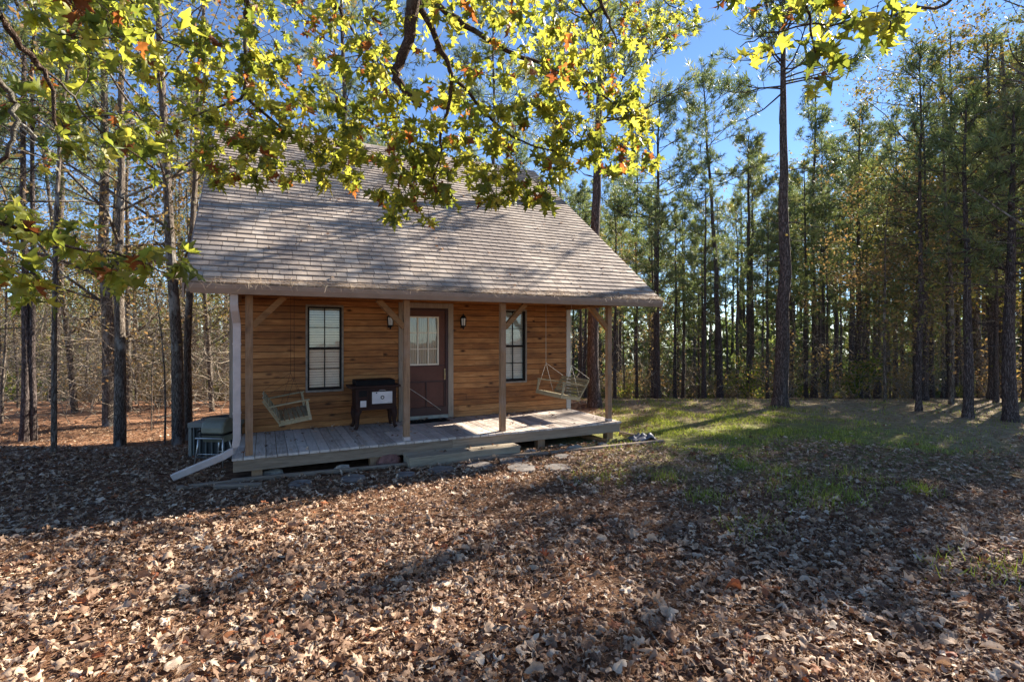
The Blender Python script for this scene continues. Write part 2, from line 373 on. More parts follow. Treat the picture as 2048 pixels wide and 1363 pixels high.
mb = MB(); clapboards(mb, U0, U1, -.02, 3.2, [], plane=lambda u, d, z: (u, VB-d, z), seed=9); mb.build('back_wall', MT['siding'], cab)
# inner shell (closes the rooms so that the windows look into a dim interior)
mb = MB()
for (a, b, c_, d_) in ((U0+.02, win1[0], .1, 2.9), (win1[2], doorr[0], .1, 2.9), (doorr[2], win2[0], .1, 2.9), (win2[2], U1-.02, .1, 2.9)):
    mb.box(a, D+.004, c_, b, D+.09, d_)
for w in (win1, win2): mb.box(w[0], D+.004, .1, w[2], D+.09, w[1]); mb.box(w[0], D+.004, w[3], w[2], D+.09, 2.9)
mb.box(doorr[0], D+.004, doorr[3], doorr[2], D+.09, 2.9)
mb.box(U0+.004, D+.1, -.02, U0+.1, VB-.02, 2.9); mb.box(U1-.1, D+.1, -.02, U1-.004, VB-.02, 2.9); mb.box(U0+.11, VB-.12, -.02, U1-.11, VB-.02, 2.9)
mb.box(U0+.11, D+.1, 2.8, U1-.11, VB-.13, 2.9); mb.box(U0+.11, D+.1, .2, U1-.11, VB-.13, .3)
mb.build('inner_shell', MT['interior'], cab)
# corner boards
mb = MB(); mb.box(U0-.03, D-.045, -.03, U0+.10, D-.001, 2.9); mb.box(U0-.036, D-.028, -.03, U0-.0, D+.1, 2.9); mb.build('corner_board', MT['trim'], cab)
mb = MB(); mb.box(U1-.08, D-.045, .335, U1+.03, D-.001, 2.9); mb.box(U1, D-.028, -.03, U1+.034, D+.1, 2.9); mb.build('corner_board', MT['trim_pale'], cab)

# windows
def window(w, seed):
    a, z0, b, z1 = w
    tr_ = MB(); t = .035
    tr_.box(a-t, D-.045, z0-t, a, D+.02, z1+t); tr_.box(b, D-.045, z0-t, b+t, D+.02, z1+t)
    tr_.box(a, D-.045, z1, b, D+.02, z1+t); tr_.box(a-.002, D-.05, z0-t-.002, b+.002, D+.02, z0)
    wobj = tr_.build('window', MT['win_trim'], cab, .004)
    f = MB(); t = .030; zm = (z0+z1)/2
    f.box(a, D-.03, z0, a+t, D+.03, z1); f.box(b-t, D-.03, z0, b, D+.03, z1); f.box(a+t, D-.03, z1-t, b-t, D+.03, z1); f.box(a+t, D-.03, z0, b-t, D+.03, z0+t+.012)
    f.box(a+t, D-.026, zm-.022, b-t, D+.026, zm+.022)
    um = (a+b)/2; f.box(um-.008, D-.008, z0+t+.012, um+.008, D+.012, zm-.022); f.box(um-.008, D-.004, zm+.022, um+.008, D+.014, z1-t)
    for zq in ((z0+zm)/2+.01, (zm+z1)/2):
        f.box(a+t, D-.006, zq-.007, um-.0085, D+.01, zq+.007); f.box(um+.0085, D-.006, zq-.007, b-t, D+.01, zq+.007)
    f.build('frame', MT['window_dark'], wobj)
    g = MB(); g.box(a+.02, D+.016, z0+.03, b-.02, D+.019, z1-.02); g.build('pane', MT['glass'], wobj)
    bl = MB(); z = z0+.05; R = random.Random(seed); bl = MB()
    while z < z1-.03:
        k = R.uniform(-.002, .002); bl.add([(a+.03, D+.042, z+k), (b-.03, D+.042, z+k), (b-.03, D+.054, z+.040+k), (a+.03, D+.054, z+.040+k)], [(0, 1, 2, 3)]); z += .046
    bl.build('blind', MT['blind'], wobj)
window(win1, 1); window(win2, 2)
# door
tb = MB(); a, z0, b, z1 = 2.67, DZ, 3.58, 2.57
tb.box(a-.11, D-.05, DZ+.004, a, D+.03, z1+.10); tb.box(b, D-.05, DZ+.004, b+.11, D+.03, z1+.10); tb.box(a, D-.048, z1, b, D+.03, z1+.10)
dr = tb.build('door', MT['trim'], cab, .004)
fm = MB(); fm.box(a, D-.035, z0+.08, a+.05, D+.05, z1); fm.box(b-.055, D-.035, z0+.08, b, D+.05, z1); fm.box(a+.05, D-.035, z1-.05, b-.055, D+.05, z1); fm.box(a+.05, D-.035, z0+.08, b-.055, D+.05, z0+.24)
fm.build('storm_frame', MT['door_dark'], dr)
sl_ = MB(); xa, xb = a+.05, b-.055
ga, gb, gz0, gz1 = 2.735, 3.385, 1.42, 2.40
sl_.box(xa, D-.005, 1.09, xb, D+.04, gz0); sl_.box(xa, D-.005, gz1, xb, D+.04, z1-.05); sl_.box(xa, D-.005, gz0, ga, D+.04, gz1); sl_.box(gb, D-.005, gz0, xb, D+.04, gz1)
sl_.box(xa, D+.006, z0+.24, xb, D+.045, 1.09)
for p, q in ((xa+.015, (xa+xb)/2-.012), ((xa+xb)/2+.012, xb-.03)):
    sl_.box(p, D-.002, z0+.26, q, D+.0055, 1.065); sl_.box(p+.05, D-.006, z0+.36, q-.05, D-.0025, .72); sl_.box(p+.05, D-.006, .76, q-.05, D-.0025, 1.02)
sl_.build('door_slab', MT['door'], dr, .002)
bd = MB(); bd.box(xa, D-.018, 1.40, xb, D-.0055, 1.418); bd.box(xa, D-.018, 1.075, xb, D-.0055, 1.10); bd.box((xa+xb)/2-.011, D-.02, z0+.24, (xa+xb)/2+.011, D-.0065, 1.074); bd.box(xb-.028, D-.02, z0+.24, xb-.004, D-.0065, 1.074)
bd.build('storm_bar', MT['door_dark'], dr)
lt = MB(); t = .028
lt.box(ga, D-.022, gz0, ga+t, D+.03, gz1); lt.box(gb-t, D-.022, gz0, gb, D+.03, gz1); lt.box(ga+t, D-.022, gz1-t, gb-t, D+.03, gz1); lt.box(ga+t, D-.022, gz0, gb-t, D+.03, gz0+t)
for k in (1, 2):
    uu = ga+(gb-ga)*k/3; lt.box(uu-.011, D-.014, gz0+t, uu+.011, D+.01, gz1-t)
for k in (1, 2):
    zz = gz0+(gz1-gz0)*k/3; lt.box(ga+t, D-.0125, zz-.011, gb-t, D+.0085, zz+.011)
lt.build('lite_frame', MT['cream'], dr)
g = MB(); g.box(ga+.01, D+.011, gz0+.01, gb-.01, D+.014, gz1-.01); g.build('pane', MT['glass'], dr)
g = MB(); pv = []
n_ = 60
for i in range(n_+1):
    uu = ga+.01+(gb-ga-.02)*i/n_; dd = .009*math.sin(i*1.7)+.006*math.sin(i*.63+1); pv += [(uu, D+.036+dd*.6, gz0+.01), (uu, D+.036+dd*.6, gz1-.01)]
g.add(pv, [(2*i, 2*i+2, 2*i+3, 2*i+1) for i in range(n_)], True); g.build('curtain', MT['curtain'], dr)
g = MB(); g.box(ga-.03, D+.052, gz0-.03, gb+.03, D+.058, gz1+.03); g.build('backing', MT['blind'], dr)
g = MB(); g.box(a+.001, D-.045, DZ+.005, b-.001, D+.05, z0+.079); g.build('threshold', MT['sill'], dr, .004)
g = MB(); g.tube([(xb-.012, D-.02, 1.14), (xb-.012, D-.055, 1.15), (xb-.012, D-.06, 1.21), (xb-.012, D-.055, 1.29), (xb-.012, D-.02, 1.30)], .007); g.box(xb-.03, D-.03, 1.12, xb+.006, D-.021, 1.34); g.build('handle', MT['brass'], dr)
g = MB(); g.tube([(2.70, D-.05, 1.02), (3.02, D-.05, .80), (3.42, D-.05, .50)], .005); g.build('closer_rod', MT['rope'], dr)
# wall lanterns
def lantern(u):
    z = 2.30; mb = MB(); LS_ = 1.3
    mb.lathe([(.001, -.16), (.018, -.15), (.012, -.125), (.046, -.10), (.052, -.085), (.052, -.08), (.0, -.08)], (u, D-.12, z), 8, False)
    mb.lathe([(.062, .07), (.07, .078), (.04, .115), (.014, .135), (.018, .155), (.001, .17)], (u, D-.12, z), 8, False)
    for k in range(8):
        an = math.pi/8+k*math.pi/4; mb.tube([(u+.05*math.cos(an), D-.12+.05*math.sin(an), z-.085), (u+.064*math.cos(an), D-.12+.064*math.sin(an), z+.072)], .0055, 4)
    mb.box(u-.032, D-.03, z-.13, u+.032, D-.023, z+.07); mb.tube([(u, D-.03, z+.0), (u, D-.07, z+.02), (u, D-.10, z-.09)], .009, 6)
    lo = mb.build('wall_lantern', MT['black'], cab)
    g = MB(); g.lathe([(.044, -.078), (.056, .068)], (u, D-.12, z), 8, False); g.build('lantern_glass', MT['lamp_glass'], lo)
lantern(2.38); lantern(3.88)
# deck
mb = MB(); R = random.Random(4); u = -.21; VF = -.13
while u < 6.47:
    w = .136; e = min(u+w, 6.49); jz = R.uniform(-.002, .002); x0 = VF+R.uniform(-.012, .006)
    segs = [(x0, D-.036)]
    if R.random() < .4: k = R.uniform(.5, 1.3); segs = [(x0, k), (k+.004, D-.036)]
    for p, q in segs: mb.box(u, p, DZ-.036+jz, e, q, DZ+jz)
    u = e+.007
dk = mb.build('deck', MT['deck'], cab, .004)
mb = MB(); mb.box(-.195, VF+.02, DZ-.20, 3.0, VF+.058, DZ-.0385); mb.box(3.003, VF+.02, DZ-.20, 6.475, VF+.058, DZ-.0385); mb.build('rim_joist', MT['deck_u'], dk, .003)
mb = MB(); mb.box(-.195, VF+.06, DZ-.20, -.157, D-.04, DZ-.0385); mb.box(6.437, VF+.06, DZ-.20, 6.475, D-.04, DZ-.0385)
for k in range(1, 16): mb.box(-.157+k*.41, VF+.06, DZ-.19, -.119+k*.41, D-.04, DZ-.0385)
mb.build('joist', MT['deck'], dk)
for u in (.1, 1.75, 3.3, 4.75, 6.3):
    for v in (VF+.10, D-.3): mb = MB(); mb.box(u-.07, v, -.15, u+.07, v+.14, DZ-.19); mb.build('pier', MT['beam'], dk)
# posts, beam, braces, soffit
PZ = 2.60; posts = [0.0, 2.258, 3.975, 6.283]
for i, u in enumerate(posts):
    mb = MB(); mb.box(u-.048, -.048, DZ+.004, u+.048, .048, PZ-.003); po = mb.build('porch_post', MT['beam'], cab, .004)
    if i in (1, 3): mb = MB(); mb.box(u-.052, -.052, DZ+.003, u+.052, .052, DZ+.06); mb.build('post_base', MT['steel' if i == 9 else 'downspout'], po)
    for sgn in {0: (1,), 1: (-1,), 2: (1,), 3: (-1,)}[i]:
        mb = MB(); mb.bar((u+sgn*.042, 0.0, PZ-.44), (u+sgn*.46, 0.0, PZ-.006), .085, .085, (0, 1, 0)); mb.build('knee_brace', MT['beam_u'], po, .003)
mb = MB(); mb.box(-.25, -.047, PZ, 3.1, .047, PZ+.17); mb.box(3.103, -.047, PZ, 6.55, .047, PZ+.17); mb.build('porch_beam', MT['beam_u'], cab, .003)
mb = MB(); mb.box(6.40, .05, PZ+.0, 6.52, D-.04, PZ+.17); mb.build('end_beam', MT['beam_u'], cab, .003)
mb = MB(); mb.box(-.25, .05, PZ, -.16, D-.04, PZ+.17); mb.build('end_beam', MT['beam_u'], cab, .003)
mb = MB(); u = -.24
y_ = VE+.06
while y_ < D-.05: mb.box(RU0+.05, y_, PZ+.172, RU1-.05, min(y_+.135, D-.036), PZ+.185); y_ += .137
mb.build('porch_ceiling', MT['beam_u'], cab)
for uu in (-.22, 6.45):
    mb = MB()
    y_ = -.04
    P = [(uu, -.04, PZ+.19), (uu, D, PZ+.19), (uu, D, roof_z(D)-.16), (uu, -.04, roof_z(-.04)-.16)]
    mb.add(P+[(p[0]+.03, p[1], p[2]) for p in P], [(0, 1, 2, 3), (4, 7, 6, 5), (0, 4, 5, 1), (1, 5, 6, 2), (2, 6, 7, 3), (3, 7, 4, 0)])
    mb.build('gable_infill', MT['siding'], cab)
# roof
mb = MB(); th_ = .12
for (va, vb) in ((VE+.02, VR), (VR, 2*VR-VE)):
    P = [(RU0+.02, va, roof_z(va)-.035), (RU1-.02, va, roof_z(va)-.035), (RU1-.02, vb, roof_z(vb)-.035), (RU0+.02, vb, roof_z(vb)-.035)]
    mb.add(P+[(p[0], p[1], p[2]-th_+.02) for p in P], [(0, 1, 2, 3), (4, 7, 6, 5), (0, 4, 5, 1), (1, 5, 6, 2), (2, 6, 7, 3), (3, 7, 4, 0)])
roof = mb.build('roof', MT['trim'], cab)
mb = MB(); R = random.Random(11); slope = math.hypot(1, SL); Lr = (VR-VE)*slope; row = .142; nrow = int(Lr/row)+1
for side in (0, 1):
    for r_ in range(nrow):
        s0 = r_*row; s1 = min(s0+row*1.25, Lr); x = RU0-(r_ % 2)*.16-R.uniform(0, .05)
        wob = [.006*mnoise.noise(Vector((k*.8, r_*.3, side*9))) for k in range(40)]
        while x < RU1:
            w = .20+R.uniform(-.05, .06); a_, b_ = max(x+.0035, RU0), min(x+w-.0035, RU1); x += w
            if b_-a_ < .02: continue
            j = R.uniform(-.004, .004)+wob[int((a_-RU0)*4) % 40]; lift = R.uniform(0, .003)
            def pt(u, s, h):
                v = VE+s/slope; z = ZE+(v-VE)*SL
                nv, nz_ = -SL/slope, 1/slope
                v2 = v+nv*h; z2 = z+nz_*h
                return (u, v2 if side == 0 else 2*VR-v2, z2)
            t = .017+lift
            P = [pt(a_, s0+j, t-.02), pt(b_, s0+j, t-.02), pt(b_, s1, -.018), pt(a_, s1, -.018), pt(a_, s0+j, t), pt(b_, s0+j, t), pt(b_, s1, -.004), pt(a_, s1, -.004)]
            mb.add(P, [(0, 1, 2, 3), (4, 7, 6, 5), (0, 4, 5, 1), (1, 5, 6, 2), (2, 6, 7, 3), (3, 7, 4, 0)])
mb.build('shingles', MT['shingle'], roof)
mb = MB(); x = RU0
while x < RU1:
    e = min(x+.3, RU1); mb.add([(x, VR-.15, ZR-.15*SL+.012), (e, VR-.15, ZR-.15*SL+.012), (e, VR, ZR+.028), (x, VR, ZR+.028), (x, VR+.15, ZR-.15*SL+.012), (e, VR+.15, ZR-.15*SL+.012)], [(0, 1, 2, 3), (3, 2, 5, 4)]); x = e+.003
mb.build('ridge_cap', MT['shingle'], roof)
for uu in (RU0-.022, RU1-.002):
    mb = MB()
    for va, vb in ((VE, VR), (VR, 2*VR-VE)):
        P = [(uu, va, roof_z(va)-.20), (uu, vb, roof_z(vb)-.20), (uu, vb, roof_z(vb)-.012), (uu, va, roof_z(va)-.012)]
        mb.add(P+[(p[0]+.024, p[1], p[2]) for p in P], [(0, 1, 2, 3), (4, 7, 6, 5), (0, 4, 5, 1), (1, 5, 6, 2), (2, 6, 7, 3), (3, 7, 4, 0)])
    mb.build('bargeboard', MT['gutter'], roof)
# gutter and downspout
mb = MB(); zt = 2.705; g0, g1 = -.66, 7.24
prof = [(VE+.02, zt-.005), (VE+.02, zt-.125), (VE-.055, zt-.125), (VE-.085, zt-.06), (VE-.095, zt-.012), (VE-.095, zt), (VE-.085, zt), (VE-.075, zt-.055), (VE-.048, zt-.115), (VE+.012, zt-.115), (VE+.012, zt-.005)]
mb.prism(prof, 'x', g0, g1)
for uu in (g0-.002, g1): mb.prism([(VE+.02, zt), (VE+.02, zt-.127), (VE-.056, zt-.127), (VE-.086, zt-.06), (VE-.097, zt)], 'x', uu, uu+.002)
gt = mb.build('gutter', MT['gutter'], cab)
def strip(mb, pts, w, h):
    """rectangular pipe along pts with rounded corners (w along u, h in depth)"""
    P = [Vector(p) for p in pts]; ring = []
    for i, p in enumerate(P):
        d = (P[min(i+1, len(P)-1)]-P[max(i-1, 0)]).normalized(); s_ = Vector((0, 1, 0)) if abs(d.y) < .5 else Vector((1, 0, 0))
        a_ = (s_-d*s_.dot(d)).normalized(); b_ = d.cross(a_).normalized()
        if abs(a_.y) < .5: a_, b_ = b_, a_
        if a_.y < 0: a_ = -a_
        if b_.x < 0 and abs(b_.x) > abs(b_.z): b_ = -b_
        if abs(b_.z) >= abs(b_.x) and b_.z < 0: b_ = -b_
        ring.append([p+a_*h/2*sa+b_*w/2*sb for sa, sb in ((-1, -.8), (-1, .8), (-.8, 1), (.8, 1), (1, .8), (1, -.8), (.8, -1), (-.8, -1))])
    vs_ = [q for r in ring for q in r]; n = 8
    fs_ = [(i*n+k, i*n+(k+1) % n, (i+1)*n+(k+1) % n, (i+1)*n+k) for i in range(len(P)-1) for k in range(n)]
    fs_ += [tuple(range(n)), tuple(range((len(P)-1)*n, len(P)*n))]
    mb.add(vs_, fs_)
mb = MB()
end = at(347, 6.95, 952); eu, ev = w2l(end.x, end.y)
path = [(-.17, -.36, 2.60), (-.17, -.36, 2.44), (-.165, -.34, 2.38), (-.15, -.19, 2.22), (-.145, -.175, 2.14), (-.145, -.175, .60), (-.16, -.175, .52), (-.21, -.175, .44), (-.30, -.175, .385)]
path.append((eu, ev, .075)); strip(mb, path, .095, .075)
mb.build('downspout', MT['downspout'], gt)
for z in (1.9, .95): mb = MB(); mb.box(-.197, -.216, z, -.093, -.134, z+.025); mb.build('downspout_strap', MT['downspout'], gt)

# pine straw lying on the roof and in the gutter
rg = rs(21); n = 4000
def needles(P, D_, L, W, up=None, kind=None):
    """thin three-sided slivers: base P, unit dirs D_, lengths L, widths W"""
    n = len(P); rnd = rs(n+7)
    S = np.cross(D_, np.array([0, 0, 1.0])+rnd.normal(0, .4, (n, 3))); S /= np.linalg.norm(S, axis=1)[:, None]+1e-9
    sag = rnd.normal(0, .06, (n, 3))*L[:, None]
    A = P-S*W[:, None]/2; B = P+S*W[:, None]/2; M1 = P+D_*L[:, None]*.5+sag
    V = np.stack([A, B, M1+S*W[:, None]/2, M1-S*W[:, None]/2, P+D_*L[:, None]+S*W[:, None]/4, P+D_*L[:, None]-S*W[:, None]/4], 1).reshape(-1, 3)
    b = np.arange(n)[:, None]*6
    Fc = np.concatenate([b+np.array([[0, 1, 2, 3]]), b+np.array([[3, 2, 4, 5]])], 1).reshape(-1, 4)
    return V, Fc, np.repeat(rnd.rand(n), 6)
u = rg.uniform(RU0, RU1, n); s_ = np.where(rg.rand(n) < .72, np.abs(rg.normal(0, .07, n))-.06, rg.rand(n)**1.6*Lr*.98)
clump = np.where((rg.rand(n) < .6) & (s_ > .25), 1, 0); ck = rg.randint(0, 26, n); cu = rg.uniform(RU0+.2, RU1-.2, 26); cs = rg.rand(26)**1.2*Lr*.7+.2
u = np.where(clump, cu[ck]+rg.normal(0, .16, n), u); s_ = np.where(clump, cs[ck]+rg.normal(0, .07, n), s_)
u = np.clip(u, RU0+.02, RU1-.02); s_ = np.clip(s_, -.11, Lr-.1)
hh = .018+rg.rand(n)*.02+np.where(s_ < .04, rg.rand(n)*.03, 0)
v = VE+s_/slope-SL/slope*hh; z = ZE+(s_/slope)*SL+hh/slope
an = rg.normal(0, .75, n)+np.where(rg.rand(n) < .5, 0, math.pi); an = np.where(rg.rand(n) < .15, rg.uniform(-3.2, 3.2, n), an)
du = np.cos(an); dsl = np.sin(an); Dl = np.stack([du, dsl/slope, dsl*SL/slope+rg.normal(0, .08, n)], 1)
Dl /= np.linalg.norm(Dl, axis=1)[:, None]
V, Fc, rr = needles(np.stack([u, v, z], 1), Dl, rg.uniform(.07, .19, n), np.full(n, .0028))
V = np.stack([PX+V[:, 0]*CT-V[:, 1]*ST, PY+V[:, 0]*ST+V[:, 1]*CT, V[:, 2]], 1)
tag(np_obj('roof_pine_straw', V, Fc, MT['straw_pale'], rnd=rr), 'tan pine straw caught along the gutter and scattered on the shingles', 'pine straw', kind='stuff')

# ------------------------------------------------------------ porch swings
def swing(name, label, u, face, z, v0, v1, tilt, rm='rope', rr=1.0):
    """bench swing; face +1 looks towards +u"""
    o = empty(name, l2w(u, (v0+v1)/2, z), TH if face > 0 else TH+math.pi)
    tag(o, label, 'porch swing')
    W = (v1-v0)/2; T = Matrix.Rotation(-tilt, 4, 'Y')
    def tb(mb, x0, y0, z0, x1, y1, z1): mb.box(x0, y0, z0, x1, y1, z1, T)
    s = MB()
    for k in range(6): tb(s, -.19+k*.068, -W, .0, -.19+k*.068+.052, W, .018)
    s.build('seat', MT['swing'], o, .003)
    fr = MB()
    for y in (-W+.02, 0, W-.055): tb(fr, -.22, y, -.062, .23, y+.035, -.002)
    tb(fr, .215, -W, -.062, .245, W, .016)
    fr.build('seat_frame', MT['swing'], o)
    b = MB(); ang = math.radians(24); B = T @ Matrix.Translation((-.2, 0, 0)) @ Matrix.Rotation(-ang, 4, 'Y')
    for y in (-W+.02, -.02, W-.055): b.box(-.03, y, -.04, -.001, y+.035, .40, B)
    for k in range(6): b.box(.001, -W, .03+k*.068, .016, W, .03+k*.068+.05, B)
    b.build('backrest', MT['swing'], o, .003)
    for y in (-W-.005, W-.035):
        a = MB(); tb(a, -.30, y, .24, .26, y+.042, .262); tb(a, .20, y+.006, -.06, .238, y+.036, .238); a.build('armrest', MT['swing'], o, .003)
    top = PZ+.15-z
    for y in (-W+.01, W-.01):
        r = MB(); kx = .0; kz = .62
        P = [(kx, y, top), (kx, y, kz)]; r.tube(P, .006*rr, 6)
        for q in ((.215, y, -.02), (-.2, y, -.02), (-.37, y, .40)):
            q = T @ Vector(q); r.tube([(kx, y, kz), tuple(q)], .005*rr, 5)
        r.build('rope' if rm == 'rope' else 'chain', MT[rm], o)
    return o
swing('porch_swing', 'greyed slatted bench swing seen end on beside the downspout post', .60, 1, .76, .22, 1.42, math.radians(9), 'iron', .45)
swing('porch_swing', 'slatted bench swing with its back to the open right end of the porch', 5.70, -1, .80, .42, 1.46, math.radians(9), 'rope', .7)

# ------------------------------------------------------------ stove
so = empty('cook_stove', l2w(2.02, 1.45, DZ), TH)
tag(so, 'antique brown cast iron cook stove with white enamel oven door on the porch', 'stove')
b = MB(); b.box(-.36, -.22, .38, .36, .22, .74); b.box(-.37, -.23, .345, .37, .23, .38); b.box(-.355, -.225, .70, -.17, -.2205, .735); b.build('body', MT['iron'], so, .006)
b = MB(); b.box(-.47, -.26, .745, .44, .25, .785); b.build('top_plate', MT['iron'], so, .008)
b = MB(); b.prism([(-.24, .788), (.21, .788), (.21, .86), (.15, .885), (-.2, .885)], 'x', -.36, .34); b.build('top_cover', MT['iron_black'], so, .01)
b = MB(); b.box(-.12, -.235, .425, .335, -.2225, .70); od = b.build('oven_door', MT['iron'], so, .004)
b = MB(); b.box(-.08, -.243, .455, .285, -.2355, .67); b.build('enamel_panel', MT['enamel'], od, .003)
b = MB(); b.tube([(.105, -.244, .565), (.105, -.249, .565)], .034, 20, True, False); b.build('thermometer_rim', MT['iron_black'], od)
b = MB(); b.tube([(.105, -.2495, .565), (.105, -.251, .565)], .019, 16, True, False); b.build('thermometer_dial', MT['enamel'], od)
b = MB(); b.tube([(-.0, -.2435, .65), (-.0, -.246, .65)], .013, 12, True, False); b.build('badge', MT['iron_black'], od)
b = MB(); b.box(.20, -.2445, .475, .28, -.2432, .479); b.build('name_strip', MT['iron_black'], od)
b = MB(); b.tube([(.04, -.245, .685), (.06, -.27, .70), (.14, -.27, .70), (.16, -.245, .685)], .006, 6); b.build('handle', MT['steel'], od)
b = MB(); b.box(-.30, -.232, .40, -.165, -.2225, .575); fd = b.build('ash_door', MT['iron'], so, .003)
b = MB(); b.box(-.285, -.238, .405, -.18, -.2325, .52); b.build('enamel_panel', MT['enamel'], fd, .003)
b = MB(); b.box(-.31, -.231, .59, -.17, -.2222, .70); b.build('fire_grate', MT['iron_black'], so)
for sx_ in (-1, 1):
    for sy_ in (-1, 1):
        b = MB(); x, y = sx_*.31, sy_*.18
        P = [(x, y, .35), (x+sx_*.03, y+sy_*.01, .25), (x+sx_*.02, y, .13), (x+sx_*.03, y+sy_*.01, .05), (x+sx_*.055, y+sy_*.025, .008)]
        b.tube(P, [.07, .052, .036, .03, .04], 8); b.build('leg', MT['iron'], so)
# doormat
b = MB(); b.box(-.40, -.17, 0, .40, .17, .018); o = b.build('doormat', MT['mat'], None, .006); o.location = l2w(3.08, 1.55, DZ+.0035); o.rotation_euler = (0, 0, TH)
tag(o, 'black rubber doormat lying in front of the cabin door', 'doormat')

# ------------------------------------------------------------ air conditioner and barbecue
ao = empty('air_conditioner', (-5.02, 8.72, ground_z(-5.02, 8.72)), math.radians(6)); tag(ao, 'boxy grey outdoor cooling unit with louvred sides beside the cabin corner', 'air conditioner')
b = MB(); b.box(-.37, -.37, 0, .37, .37, .04); b.box(-.38, -.38, .52, .38, .38, .60)
for x in (-.37, .32):
    for y in (-.37, .32): b.box(x, y, .04, x+.05, y+.05, .52)
b.build('casing', MT['ac'], ao, .006)
b = MB(); b.box(-.315, -.33, .045, .315, .33, .515); b.build('coil', MT['ac_fin'], ao)
b = MB()
for k in range(7):
    x = -.30+k*.095
    for y in (-.365, .345): b.box(x, y, .045, x+.022, y+.02, .515)
    for xx in (-.365, .345): b.box(xx, x, .045, xx+.02, x+.022, .515)
b.build('louvre', MT['ac_fin2'], ao)
b = MB()
for k in range(9): b.tube([(.035*(k+1)*math.cos(t), .035*(k+1)*math.sin(t), .625) for t in np.linspace(0, 2*math.pi, 25)], .003, 4)
for t in np.linspace(0, math.pi, 5)[:4]: b.tube([(-.33*math.cos(t), -.33*math.sin(t), .622), (.33*math.cos(t), .33*math.sin(t), .622)], .004, 4)
b.build('fan_guard', MT['ac_fin'], ao)
bo = empty('barbecue', (-4.68, 8.02, ground_z(-4.68, 8.02)), math.radians(-4)); tag(bo, 'old portable barbecue with domed grey lid on thin tube legs', 'barbecue')
b = MB(); prof = [(-.17, .50), (-.17, .58), (-.15, .65), (-.09, .715), (.0, .74), (.10, .73), (.16, .66), (.17, .50)]; b.prism(prof, 'y', 0, .01); 
b = MB(); 
P = [(-.165, .50), (-.16, .60), (-.12, .69), (-.03, .735), (.07, .735), (.13, .69), (.165, .60), (.165, .50)]
b.prism([(y, z) for y, z in P], 'x', -.185, .185); lid = b.build('lid', MT['grill_lid'], bo, .03)
b = MB(); b.box(-.195, -.175, .482, .195, .175, .4985); b.build('lid_rim', MT['iron_black'], bo)
b = MB(); b.prism([(-.165, .48), (-.12, .37), (.12, .37), (.165, .48)], 'x', -.17, .17); b.build('bowl', MT['grill_lid'], bo, .01)
b = MB(); b.tube([(-.2, -.18, .44), (-.21, -.24, .455), (.21, -.24, .455), (.2, -.18, .44)], .010, 8); b.build('front_rail', MT['steel'], bo)
for sx_ in (-1, 1):
    b = MB(); b.tube([(sx_*.2, -.18, .45), (sx_*.205, -.2, .30), (sx_*.235, -.24, .004)], .010, 8); b.build('leg', MT['steel'], bo)
    b = MB(); b.tube([(sx_*.08, .14, .38), (sx_*.11, .17, .2), (sx_*.15, .2, .004)], .010, 8); b.build('leg', MT['steel'], bo)
b = MB(); b.tube([(-.215, -.2, .20), (.215, -.2, .20)], .006, 6); b.build('crossbar', MT['steel'], bo)
b = MB(); b.tube([(-.12, .17, .16), (.12, .17, .16)], .006, 6); b.build('crossbar', MT['steel'], bo)
b = MB(); b.tube([(-.27, -.1, .53), (-.27, .1, .53)], .014, 8); b.tube([(-.19, -.08, .52), (-.27, -.08, .53)], .006, 6); b.tube([(-.19, .08, .52), (-.27, .08, .53)], .006, 6); b.build('handle', MT['iron_black'], bo)

# ------------------------------------------------------------ step, timbers, stones
so = empty('wooden_step', l2w(3.14, -.27, 0), TH); tag(so, 'low greyed plank step on the ground below the porch deck', 'step')
b = MB(); b.box(-.96, -.20, .118, .96, .0, .154); b.box(-.965, .006, .118, .955, .21, .154); b.build('tread', MT['step'], so, .004)
b = MB(); b.box(-.95, -.19, -.02, .95, -.152, .1165); b.box(-.95, .15, -.02, .95, .19, .1165); b.box(-.95, -.15, -.02, -.912, .148, .1165); b.box(.912, -.15, -.02, .95, .148, .1165); b.build('frame', MT['step'], so, .003)
def log_timber(p, q, w, h, lab, nm='landscape_timber', grp='timbers edging the strip before the porch', m='timber'):
    p, q = Vector(p), Vector(q); d = q-p; o = empty(nm, p, math.atan2(d.y, d.x)); bpy.data.objects.remove(o)
    b = MB(); L = d.length; b.prism([(-w/2, 0), (w/2, 0), (w/2, h*.8), (w*.35, h), (-w*.35, h), (-w/2, h*.8)], 'x', 0, L)
    o = b.build(nm, MT[m], None, .004); o.location = p; o.rotation_euler = (0, -math.atan2(d.z, Vector((d.x, d.y)).length), math.atan2(d.y, d.x)); tag(o, lab, 'timber', grp); return o
def gp(px, py, z=0): Y = (CAMZ-z)*F_PX/(py-Y0); return at(px, Y)+Vector((0, 0, z))
log_timber(gp(352, 978), gp(500, 962), .07, .045, 'thin half buried timber in the leaves below the downspout outlet')
log_timber(gp(463, 964), gp(850, 927), .08, .05, 'long dark timber edging the leaves under the left half of the deck')
log_timber(gp(852, 926), gp(1096, 908), .08, .05, 'sunlit timber edging in front of the wooden step')
log_timber(gp(1100, 907), gp(1326, 883), .08, .045, 'timber edging running out past the right end of the deck')
log_timber(gp(1240, 866), gp(1312, 880), .06, .04, 'short timber crossing the grass beside the dark sheet')
log_timber(gp(1163, 874), gp(1212, 884), .09, .06, 'orange new timber lying under the right deck corner', 'fallen_board', None, 'beam_u')
log_timber(gp(430, 976), gp(522, 972), .10, .05, 'short pale wood offcut among leaves left of the deck', 'wood_offcut', None)
